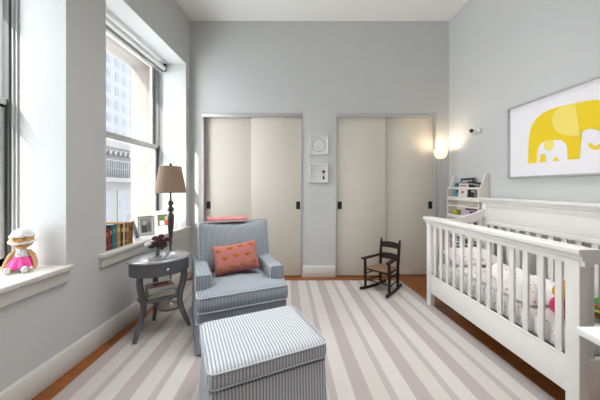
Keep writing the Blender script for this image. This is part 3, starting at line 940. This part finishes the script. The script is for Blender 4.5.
mb.build('patch_eyes', M['blk'], f)

# ------------------------------------------------------------------ two small pictures between the closets
def wall_frame(label, x, z, w, h):
    t = thing('framed_picture', label, 'picture', (x, YB-0.001, z), 0, 'small white frames between the closets')
    fw = 0.012
    mb = MB()
    for (cx, cz, sx, sz) in ((0, h/2-fw/2, w, fw), (0, -h/2+fw/2, w, fw), (-w/2+fw/2, 0, fw, h), (w/2-fw/2, 0, fw, h)):
        mb.box((cx, -0.014, cz), (sx, 0.028, sz), 0.002)
    mb.build('frame', M['white'], t)
    return t
M['mount'] = mat('off_white_mount', (222, 222, 222), 0.8)
M['inkgrey'] = mat('soft_grey_ink', (150, 150, 154), 0.8)
M['inkpink'] = mat('soft_pink_ink', (190, 160, 160), 0.8)
zt = 1.25+(187-145.2)/72; zb = 1.25+(187-173)/72
t = wall_frame('upper small white frame with a ring of marks between the closets', 0.149, zt, 0.255, 0.255)
mb = MB(); mb.box((0, -0.006, 0), (0.235, 0.006, 0.235))
mb.mi = 1
for k in range(44):
    a = 2*math.pi*k/44
    mb.box((math.cos(a)*0.088, -0.0095, math.sin(a)*0.088), (0.012, 0.001, 0.007 if k % 3 else 0.011), 0, RY(-math.degrees(a)+90))
mb.mi = 2
for k in range(5): mb.box((0.0, -0.0095, -0.02-k*0.007), (0.016+0.004*(k % 2), 0.001, 0.0025))
mb.build('print', [M['mount'], M['inkgrey'], M['inkpink']], t)
t = wall_frame('lower small white frame with a grey plan and two black marks between the closets', 0.146, zb, 0.255, 0.26)
mb = MB(); mb.box((0, -0.006, 0), (0.235, 0.006, 0.24))
mb.mi = 1
for (x, z, w, h) in ((-0.03, 0.05, 0.14, 0.003), (-0.03, 0.02, 0.14, 0.002), (-0.03, -0.025, 0.13, 0.002), (-0.03, -0.05, 0.12, 0.002), (-0.055, 0.02, 0.002, 0.13), (-0.01, 0.04, 0.002, 0.10), (-0.04, 0.085, 0.1, 0.003), (-0.09, 0.0, 0.002, 0.16), (-0.06, -0.085, 0.08, 0.002), (-0.03, 0.068, 0.05, 0.002)):
    mb.box((x, -0.0095, z), (w, 0.001, h))
mb.mi = 2
mb.box((0.07, -0.0096, 0.012), (0.044, 0.001, 0.02)); mb.ball((0.07, -0.0096, 0.024), 0.018, 12, (1, 0.05, 0.8))
mb.box((0.07, -0.0096, -0.075), (0.028, 0.001, 0.03)); mb.ball((0.07, -0.0096, -0.052), 0.012, 12, (1, 0.05, 1))
mb.mi = 1
mb.ball((0.07, -0.0096, -0.018), 0.012, 12, (1, 0.05, 1.2))
mb.build('print', [M['mount'], M['inkgrey'], M['blk']], t)

# ------------------------------------------------------------------ child's rocking chair
t = thing('rocking_chair', 'small dark wooden child rocking chair with woven seat in front of the right closet', 'rocking chair', (0.918, 3.275, 0.0115), R(-46))
mb_list = []
def rocker_z(y): return 0.0+0.055*(y-0.03)**2*4
FW, BW = 0.160, 0.118
for s in (-1, 1):
    mb = MB()
    rings = []
    for i in range(19):
        y = -0.24+0.47*i/18
        x = s*(FW+(BW-FW)*(y+0.15)/0.30)
        z = 0.24*(y-0.01)**2
        rings.append([Vector((x-0.011, y, z)), Vector((x+0.011, y, z)), Vector((x+0.011, y, z+0.026)), Vector((x-0.011, y, z+0.026))])
    mb.ring_skin(rings); mb.build('rocker', M['brownchair'], t)
    mb = MB(); mb.tube([(s*FW, -0.15, 0.02), (s*FW, -0.152, 0.10), (s*FW, -0.155, 0.25), (s*FW, -0.157, 0.37)], [0.015, 0.018, 0.019, 0.016], 12); mb.build('leg', M['brownchair'], t)
    mb = MB(); mb.tube([(s*BW, 0.12, 0.02), (s*BW, 0.122, 0.12), (s*BW, 0.126, 0.28), (s*(BW+0.004), 0.140, 0.43), (s*(BW+0.006), 0.158, 0.55), (s*(BW+0.006), 0.161, 0.566), (s*(BW+0.006), 0.164, 0.586)], [0.015, 0.018, 0.019, 0.018, 0.016, 0.011, 0.015], 12); mb.build('back_post', M['brownchair'], t)
    mb = MB(); rings = []
    for i in range(9):
        a = i/8; y = -0.20+0.325*a
        w = 0.024-0.008*a
        x = s*(FW+0.004+(BW-FW)*a)
        rings.append([Vector((x-w, y, 0.368+0.006*a)), Vector((x+w, y, 0.368+0.006*a)), Vector((x+w, y, 0.386+0.006*a)), Vector((x-w, y, 0.386+0.006*a))])
    mb.ring_skin(rings); mb.build('armrest', M['brownchair'], t)
    for z in (0.10, 0.19):
        mb = MB(); mb.cyl((s*FW, -0.152, z), (s*BW, 0.122, z+0.01), 0.008, n=10); mb.build('stretcher', M['brownchair'], t)
for y, w, z in ((-0.152, FW, 0.12), (0.122, BW, 0.14)):
    mb = MB(); mb.cyl((-w, y, z), (w, y, z), 0.008, n=10); mb.build('stretcher', M['brownchair'], t)
mb = MB()
for y, w in ((-0.155, FW), (0.126, BW)): mb.cyl((-w, y, 0.250), (w, y, 0.250), 0.010, n=10)
for s in (-1, 1): mb.cyl((s*FW, -0.155, 0.250), (s*BW, 0.126, 0.250), 0.010, n=10)
mb.build('seat_rail', M['brownchair'], t)
mb = MB()
def seatp(u, v):
    y = -0.158+0.286*v; w = FW+(BW-FW)*v-0.004
    return Vector(((u*2-1)*w, y, 0.264-0.010*math.sin(math.pi*u)*math.sin(math.pi*v)))
mb.grid(seatp, 16, 16, 0.016); mb.build('seat', M['rush'], t)
for z, h, y in ((0.510, 0.066, 0.146), (0.372, 0.066, 0.126)):
    mb = MB(); rings = []
    for i in range(13):
        a = i/12; x = (a*2-1)*(BW+0.004)
        yy = y+0.022*math.sin(math.pi*a); top = z+h/2+0.010*math.sin(math.pi*a)
        rings.append([Vector((x, yy-0.005, z-h/2)), Vector((x, yy+0.005, z-h/2)), Vector((x, yy+0.013, top)), Vector((x, yy+0.003, top))])
    mb.ring_skin(rings); mb.build('back_slat', M['brownchair'], t)

# ------------------------------------------------------------------ torchiere and wall camera
LX2, LY2 = 1.763, 3.590
t = thing('torchiere_lamp', 'lit torchiere floor lamp with frosted bowl in the corner beside the right closet', 'lamp', (LX2, LY2, 0))
mb = MB(); mb.lathe([(0.070, 0), (0.072, 0.012), (0.066, 0.022), (0.02, 0.035), (0.012, 0.05)], n=32); mb.build('base', M['winframe'], t)
mb = MB(); mb.lathe([(0.010, 0.04), (0.010, 1.60), (0.016, 1.61), (0.022, 1.625)], n=14); mb.build('pole', M['winframe'], t)
mb = MB()
mb.lathe([(0.020, 1.622), (0.045, 1.632), (0.068, 1.655), (0.082, 1.69), (0.090, 1.745), (0.086, 1.745), (0.078, 1.69), (0.062, 1.660), (0.040, 1.638), (0.004, 1.630)], n=32)
mb.build('glass_bowl', M['torch'], t)
bd = bpy.data.lights.new('torchiere_bulb', 'POINT'); bd.energy = 1.1; bd.color = (1.0, 0.85, 0.68); bd.shadow_soft_size = 0.05
bo = bpy.data.objects.new('bulb', bd); COL.objects.link(bo); bo.parent = t; bo.location = (0, 0, 1.728)

TH = math.atan(0.052)
yc = 3.14
t = thing('wall_camera', 'small white camera with dark lens mounted high on the right wall', 'camera', (xr(yc), yc, 1.895), TH)
mb = MB(); mb.cyl((0, 0, 0), (-0.012, 0, 0), 0.032, n=24); mb.cyl((-0.01, 0, 0), (-0.05, 0, -0.005), 0.009, n=12); mb.ball((-0.05, 0, -0.006), 0.015, 12); mb.build('mount', M['white'], t)
RC = RZ(35) @ RY(8)
mb = MB()
rcm = RC @ RY(90)
mb.lathe([(0.020, -0.055), (0.030, -0.045), (0.033, 0.0), (0.031, 0.04), (0.022, 0.052)], (-0.085, -0.02, -0.010), 20, 1, 1, RC @ RY(-90))
mb.build('housing', M['white'], t)
d = (RC @ RY(-90)) @ Vector((0, 0, 1))
mb = MB(); c = Vector((-0.085, -0.02, -0.010))+d*0.048
mb.cyl(c, c+d*0.008, 0.024, 0.022, 20); mb.build('lens', M['blk'], t)

# ------------------------------------------------------------------ bookcase against the right wall
BX, BY = 1.836, 3.565
t = thing('bookcase', 'narrow white bookcase with scalloped sides against the right wall behind the crib', 'bookcase', (BX, BY, 0), TH)
BL, BD = 0.61, 0.126
def side_profile():
    pts = [(0, 0), (0, 1.235)]
    for i in range(13):
        a = i/12
        pts.append((0.004+a*0.104, 1.235+0.165*(0.5-0.5*math.cos(math.pi*min(1, a*1.05)))))
    pts += [(BD-0.003, 1.398), (BD, 1.385), (BD, 0)]
    return pts
for y0 in (-0.018, -BL):
    mb = MB(); mb.prism(side_profile(), lambda u, v, d: Vector((u, d, v)), y0, y0+0.018); mb.build('side_panel', M['case'], t, 30)
mb = MB(); bxr(mb, BD-0.008, BD, -BL+0.018, -0.018, 0.05, 1.30); mb.build('back_panel', M['case'], t)
SH = (1.105, 0.885, 0.665, 0.445, 0.225, 0.06)
for z in SH:
    mb = MB(); bxr(mb, 0.006, BD-0.008, -BL+0.018, -0.018, z-0.016, z, 0.002)
    bxr(mb, 0.0, 0.010, -BL+0.018, -0.018, z-0.022, z+0.024, 0.003); mb.build('shelf', M['case'], t)
    if z > 0.1:
        mb = MB(); bxr(mb, 0.002, 0.012, -BL+0.018, -0.018, z+0.118, z+0.14, 0.003); mb.build('rail', M['case'], t)
rotw = Matrix.Rotation(TH, 3, 'Z')
def bc(x, y, z): return Vector((BX, BY, 0))+rotw @ Vector((x, y, z))
def case_book(label, y, w, h, th, z, cover, band=None, x=0.03, tilt=8, roll=0, grp='children books in the bookcase'):
    """face out book: w along the shelf, h high"""
    t = thing('book', label, 'book', bc(x, y, z+0.005+abs(math.sin(R(roll)))*w/2), TH, grp)
    L = RX(roll) @ RY(tilt)
    mb = MB(); mb.box(L @ Vector((th/2, 0, h/2)), (th*0.7, w*0.97, h*0.97), 0, L); mb.build('pages', M['paper'], t)
    mb = MB(); mb.box(L @ Vector((0.001, 0, h/2)), (0.002, w, h), 0, L); mb.box(L @ Vector((th-0.001, 0, h/2)), (0.002, w, h), 0, L); mb.box(L @ Vector((th/2, w/2-0.001, h/2)), (th, 0.002, h), 0, L)
    if band:
        mb.mi = 1
        mb.box(L @ Vector((-0.0003, 0, h*0.84)), (0.0008, w*0.75, h*0.09), 0, L); mb.box(L @ Vector((-0.0003, 0.0, h*0.42)), (0.0008, w*0.26, h*0.15), 0, L)
    mb.build('cover', [cmat(cover), cmat(band)] if band else cmat(cover), t)
    return t
case_book('black covered book tallest at the back of the top shelf', -0.27, 0.26, 0.25, 0.014, 1.105, (34, 36, 44), (190, 190, 196), 0.072, 6)
case_book('teal edged book at the far end of the top shelf', -0.12, 0.15, 0.20, 0.012, 1.105, (88, 150, 160), (40, 40, 44), 0.055, 6)
case_book('white book with a red spot in front on the top shelf', -0.27, 0.17, 0.185, 0.012, 1.105, (226, 224, 222), (190, 40, 50), 0.030, 6)
case_book('black book leaning towards the crib on the top shelf', -0.43, 0.24, 0.19, 0.014, 1.105, (26, 26, 28), (150, 150, 150), 0.045, 6, 6)
case_book('grey photographic book at the near end of the top shelf', -0.53, 0.09, 0.15, 0.010, 1.105, (120, 116, 110), (60, 60, 60), 0.030, 6)
case_book('purple book lying against the second shelf rail', -0.48, 0.22, 0.10, 0.02, 0.885, (96, 74, 120), (206, 170, 200), 0.035, 6)
case_book('lilac book in the middle of the second shelf', -0.32, 0.16, 0.085, 0.02, 0.885, (196, 176, 206), (230, 220, 230), 0.03, 6)
case_book('brown book behind the toys on the second shelf', -0.36, 0.2, 0.13, 0.02, 0.885, (120, 80, 66), (70, 50, 60), 0.07, 6)
case_book('orange book on the third shelf behind the crib rail', -0.20, 0.18, 0.15, 0.014, 0.665, (210, 130, 60), (240, 220, 180), 0.04, 6)
case_book('black and red book on the third shelf', -0.42, 0.16, 0.17, 0.014, 0.665, (40, 36, 40), (190, 60, 60), 0.04, 6)
case_book('blue book on the fourth shelf', -0.18, 0.18, 0.17, 0.014, 0.445, (70, 90, 140), (220, 220, 220), 0.04, 6)
case_book('black and white book on the fourth shelf', -0.42, 0.2, 0.18, 0.014, 0.445, (40, 40, 44), (220, 220, 220), 0.04, 6)
def ball_toy(label, y, r, c, x=0.060, z=0.886):
    t = thing('toy_ball', label, 'toy', bc(x, y, z+0.001), 0, 'soft toys on the second shelf')
    mb = MB(); mb.ball((0, 0, r), r, 18); mb.build('ball_skin', cmat(c, 0.8), t)
    mb = MB(); mb.tube([(r*1.0*math.cos(2*math.pi*k/24), 0, r+r*1.0*math.sin(2*math.pi*k/24)) for k in range(24)], r*0.05, 6, True); mb.build('seam', cmat((230, 220, 150), 0.8), t)
ball_toy('yellow green toy ball at the far end of the second shelf', -0.10, 0.040, (186, 178, 44))
ball_toy('olive toy ball beside the yellow green one', -0.185, 0.036, (120, 130, 50))

# ------------------------------------------------------------------ framed elephant print
yl, yr_ = 2.69, 1.42
PC = (yl+yr_)/2
t = thing('framed_print', 'large silver framed print of a yellow elephant on the wall above the crib', 'picture', (xr(PC)-0.001, PC, 1.682), TH)
HW, HH = (yl-yr_)/2, 0.349
mb = MB()
for (cy, cz, sy, sz) in ((0, HH-0.009, 2*HW, 0.018), (0, -HH+0.009, 2*HW, 0.018), (HW-0.009, 0, 0.018, 2*HH), (-HW+0.009, 0, 0.018, 2*HH)):
    mb.box((-0.017, cy, cz), (0.034, sy, sz), 0.003)
mb.build('frame', M['silver'], t)
mb = MB(); mb.box((-0.008, 0, 0), (0.010, 2*HW-0.03, 2*HH-0.03))
ART = [
 ([(0.413, -0.22), (0.411, -0.094), (0.407, -0.004), (0.392, 0.075), (0.368, 0.133), (0.328, 0.173), (0.278, 0.200), (0.219, 0.214), (0.149, 0.218), (0.068, 0.214), (-0.007, 0.206), (-0.078, 0.199), (-0.124, 0.191), (-0.168, 0.177), (-0.24, 0.145), (-0.31, 0.09), (-0.355, 0.02), (-0.375, -0.07), (-0.38, -0.22), (-0.30, -0.22), (-0.298, -0.11), (-0.275, -0.08), (-0.24, -0.062), (-0.20, -0.055), (-0.168, -0.049), (-0.153, -0.032), (-0.133, -0.018), (-0.107, -0.011), (-0.078, -0.012), (-0.05, -0.024), (-0.035, -0.043), (-0.034, -0.22)], 1, 0.0002),
 ([(-0.001, 0.204), (0.068, 0.210), (0.125, 0.205), (0.164, 0.18), (0.183, 0.14), (0.183, 0.099), (0.17, 0.054), (0.141, 0.017), (0.1, -0.014), (0.053, -0.034), (0.01, -0.043), (-0.033, -0.047), (-0.022, 0.057)], 2, 0.0006),
 ([(0.324, -0.2205), (0.318, -0.142), (0.308, -0.091), (0.289, -0.062), (0.263, -0.049), (0.219, -0.042), (0.158, -0.045), (0.108, -0.057), (0.081, -0.079), (0.062, -0.114), (0.056, -0.2205), (0.123, -0.2205), (0.127, -0.201), (0.146, -0.187), (0.166, -0.193), (0.178, -0.2205), (0.235, -0.2205), (0.24, -0.151), (0.285, -0.148), (0.291, -0.189), (0.298, -0.2205)], 0, 0.0006),
 ([(0.259, -0.064), (0.237, -0.046), (0.17, -0.045), (0.164, -0.079), (0.17, -0.107), (0.187, -0.125), (0.21, -0.128), (0.237, -0.118), (0.253, -0.095)], 2, 0.0010),
 ([(-0.091, -0.119), (-0.102, -0.112), (-0.113, -0.117), (-0.12, -0.132), (-0.133, -0.142), (-0.149, -0.141), (-0.162, -0.13), (-0.171, -0.135), (-0.173, -0.16), (-0.156, -0.17), (-0.13, -0.168), (-0.107, -0.153), (-0.095, -0.137)], 1, 0.0006)]
M['art_y'] = mat('yellow_ink', (238, 206, 16), 0.6); M['art_p'] = mat('pale_yellow_ink', (242, 222, 110), 0.6); M['art_w'] = mat('print_paper', (236, 234, 238), 0.7)
def apoly(px_pts, mi, lift):
    pts = []
    for px, py in px_pts:                      # outline measured on the print, in metres from its centre
        pts.append((px, py))
    n0 = len(mb.bm.faces)
    mb.mi = mi
    a = [mb.bm.verts.new((-0.0131-lift, u, v)) for u, v in pts]
    f = mb.bm.faces.new(a); f.material_index = mi
for pts, mi, lift in ART: apoly(pts, mi, lift)
bmesh.ops.triangulate(mb.bm, faces=[f for f in mb.bm.faces if len(f.verts) > 4])
mb.build('print', [M['art_w'], M['art_y'], M['art_p']], t, smooth=0)

# ------------------------------------------------------------------ crib
CT = R(4.8)
CX, CY = 1.262, 2.875
CW, CL = 0.672, 1.50
t = thing('crib', 'ivory wooden baby crib with slatted sides and tall solid back panel', 'crib', (CX, CY, 0), CT)
crib = t
P_ = 0.072
posts = [(0, -P_), (0, -CL)]
for (y0) in (-P_, -CL):
    mb = MB(); bxr(mb, 0, 0.058, y0, y0+P_, 0.0115, 0.872, 0.004)
    mb.build('front_post', M['crib'], t)
    mb = MB(); bxr(mb, CW-0.05, CW, y0, y0+P_, 0.0, 1.09, 0.004); mb.build('back_post', M['crib'], t)
# front: lower panel, slats, moulded top rail
mb = MB(); bxr(mb, 0.010, 0.042, -CL+P_, -P_, 0.148, 0.345, 0.004); bxr(mb, 0.006, 0.046, -CL+P_, -P_, 0.325, 0.345, 0.003); mb.build('front_panel', M['crib'], t)
ns = 13
gap = (CL-2*P_)
for k in range(ns):
    y = -P_-gap*(k+0.5+0.0)/ns
    mb = MB(); bxr(mb, 0.016, 0.034, y-0.019, y+0.019, 0.34, 0.86, 0.004); mb.build('slat', M['crib'], t)
def moulded(mb, prof, y0, y1):
    mb.prism(prof, lambda u, v, d: Vector((u, d, v)), y0, y1)
mb = MB()
moulded(mb, [(0.004, 0.845), (0.004, 0.872), (-0.008, 0.878), (-0.010, 0.892), (-0.022, 0.902), (-0.028, 0.912), (-0.028, 0.930), (-0.022, 0.934), (0.078, 0.934), (0.084, 0.930), (0.084, 0.912), (0.066, 0.895), (0.062, 0.878), (0.050, 0.872), (0.050, 0.845)], -CL-0.022, 0.022)
mb.build('top_rail', M['crib'], t, 25)
# back: solid panel, crown, slats below
mb = MB(); bxr(mb, CW-0.040, CW-0.015, -CL+P_, -P_, 0.862, 1.075, 0.003); bxr(mb, CW-0.046, CW-0.012, -CL+P_, -P_, 1.04, 1.09, 0.004); bxr(mb, CW-0.046, CW-0.012, -CL+P_, -P_, 0.855, 0.89, 0.004); mb.build('back_panel', M['crib'], t)
mb = MB()
q = CW-0.05
moulded(mb, [(q, 1.078), (q-0.008, 1.086), (q-0.010, 1.098), (q-0.022, 1.110), (q-0.028, 1.118), (q-0.028, 1.132), (q-0.022, 1.136), (CW+0.002, 1.136), (CW+0.002, 1.078)], -CL-0.022, 0.022)
mb.build('crown_moulding', M['crib'], t, 25)
mb = MB(); bxr(mb, CW-0.042, CW-0.012, -CL+P_, -P_, 0.18, 0.26, 0.003); mb.build('back_rail', M['crib'], t)
for k in range(ns):
    y = -P_-gap*(k+0.5)/ns
    mb = MB(); bxr(mb, CW-0.036, CW-0.020, y-0.022, y+0.022, 0.25, 0.865, 0.003); mb.build('slat', M['crib'], t)
# ends: curved top rail, slats, lower rail
for yc_ in (-P_/2, -CL+P_/2):
    mb = MB(); rings = []
    for i in range(25):
        a = i/24; x = 0.055+a*(CW-0.05-0.055)
        zt = 0.936-0.022*math.sin(math.pi*min(1, a*1.5))+0.078*max(0, (a-0.45)/0.55)**1.8
        rings.append([Vector((x, yc_-0.018, zt-0.08)), Vector((x, yc_+0.018, zt-0.08)), Vector((x, yc_+0.018, zt)), Vector((x, yc_-0.018, zt))])
    mb.ring_skin(rings); mb.build('end_rail', M['crib'], t, 30)
    mb = MB(); bxr(mb, 0.055, CW-0.048, yc_-0.014, yc_+0.014, 0.13, 0.345, 0.004); mb.build('end_panel', M['crib'], t)
    for k in range(6):
        a = (k+0.5)/6; x = 0.055+a*(CW-0.105)
        zt = 0.936-0.022*math.sin(math.pi*min(1, a*1.5))+0.078*max(0, (a-0.45)/0.55)**1.8
        mb = MB(); bxr(mb, x-0.018, x+0.018, yc_-0.009, yc_+0.009, 0.335, zt-0.07, 0.003); mb.build('slat', M['crib'], t)
mb = MB(); bxr(mb, 0.044, CW-0.044, -CL+0.055, -0.055, 0.285, 0.305, 0.002); mb.build('mattress_board', M['crib'], t)

def crib_thing(name, label, cat, x, y, z, rz=0):
    return thing(name, label, cat, Vector((CX, CY, 0))+Matrix.Rotation(CT, 3, 'Z') @ Vector((x, y, z)), CT+R(rz))
t = crib_thing('crib_mattress', 'crib mattress in a white printed fitted sheet inside the crib', 'mattress', CW/2, -CL/2, 0.314)
mb = MB(); mb.rbox((0, 0, 0.075), (0.272, 0.672, 0.075), 0.035, 12, 0.006); mb.build('fitted_sheet', M['sheet'], t, 60)
# crumpled quilt heaped along the front and the near end
random.seed(3)
def quilt_pt(u, v):
    x = -0.262+0.52*u; y = -0.40+0.77*v
    hgt = 0.035+0.030*math.sin(7*u+3*v)*math.cos(9*v-2*u)+0.018*math.sin(17*u-11*v)+0.012*math.sin(25*v+13*u)
    hgt += 0.045*math.exp(-((v-0.25)/0.2)**2)*math.sin(math.pi*u)
    e = min(u, 1-u, v, 1-v)/0.1
    k = min(1, e)**0.6 if e > 0 else 0
    return Vector((x, y, 0.012+max(0.004, hgt)*k+0.004))
t = crib_thing('crib_quilt', 'crumpled white quilt with small printed marks heaped on the crib mattress', 'quilt', CW/2, -CL/2, 0.472)
mb = MB(); mb.grid(quilt_pt, 44, 66, 0.012); mb.build('quilt_cloth', M['quilt'], t, 80)
t = crib_thing('crib_pillow', 'small printed pillow at the far end of the crib', 'pillow', CW/2, -0.235, 0.474)
def pw(P, p):
    e = (1-p[0]**4)*(1-p[1]**4); P.z *= 0.25+0.75*e**0.5; return P
mb = MB(); mb.rbox((0, 0, 0.088), (0.235, 0.14, 0.045), 0.035, 12, 0.02, RX(14), pw); mb.build('pillow_cover', M['quilt'], t, 80)
# bright plush toy at the near end
t = crib_thing('plush_toy', 'bright yellow and pink plush toy at the near end of the crib', 'toy', 0.165, -1.262, 0.474, 20)
mb = MB(); mb.ball((0, 0, 0.055), 0.062, 18, (1, 0.9, 0.95)); mb.build('body', cmat((226, 70, 120), 0.9), t)
mb = MB(); mb.ball((0.0, -0.01, 0.145), 0.052, 18, (1.1, 1, 1)); h = mb.build('head', cmat((238, 180, 40), 0.9), t)
mb = MB()
for s in (-1, 1): mb.ball((s*0.018, -0.06, 0.155), 0.006, 8)
mb.build('eyes', M['blk'], h)
for s in (-1, 1):
    mb = MB(); mb.ball((s*0.045, 0.0, 0.185), 0.02, 12, (1, 0.6, 1.2)); mb.build('ear', cmat((232, 140, 40), 0.9), h)
    mb = MB(); mb.tube([(s*0.05, -0.01, 0.08), (s*0.085, -0.03, 0.05), (s*0.10, -0.045, 0.025)], [0.018, 0.02, 0.016], 10); mb.build('arm', cmat((236, 120, 150), 0.9), t)
    mb = MB(); mb.tube([(s*0.03, -0.03, 0.025), (s*0.045, -0.085, 0.02)], [0.024, 0.022], 10); mb.build('leg', cmat((80, 150, 80), 0.9), t)

t = crib_thing('plush_ball', 'small soft toy ball in green red and yellow at the near end of the crib', 'toy', 0.335, -1.34, 0.474, 20)
mb = MB(); mb.ball((0, 0, 0.066), 0.065, 20); b = mb.build('ball_skin', cmat((66, 130, 70), 0.9), t)
for c, zz in (((206, 60, 60), 0.030), ((236, 200, 60), 0.0), ((206, 60, 60), -0.030)):
    r = math.sqrt(0.0655**2-zz**2)
    mb = MB(); mb.tube([(r*math.cos(2*math.pi*k/28), r*math.sin(2*math.pi*k/28), 0.066+zz) for k in range(28)], 0.006, 8, True); mb.build('band', cmat(c, 0.9), b)

# ------------------------------------------------------------------ white table at the right edge
t = thing('white_table', 'white table corner in the right foreground beside the crib', 'table', (1.36, 0.58, 0))
mb = MB(); mb.box((0, 0, 0.737), (0.80, 0.78, 0.026), 0.004); mb.build('tabletop', M['white'], t)
mb = MB(); mb.box((0, 0, 0.69), (0.40, 0.36, 0.07), 0.004); mb.build('apron', M['white'], t)
for sx in (-1, 1):
    for sy in (-1, 1):
        mb = MB(); mb.tube([(sx*0.17, sy*0.15, 0.69), (sx*0.17, sy*0.15, 0.011)], [0.024, 0.018], 12); mb.build('leg', M['white'], t)
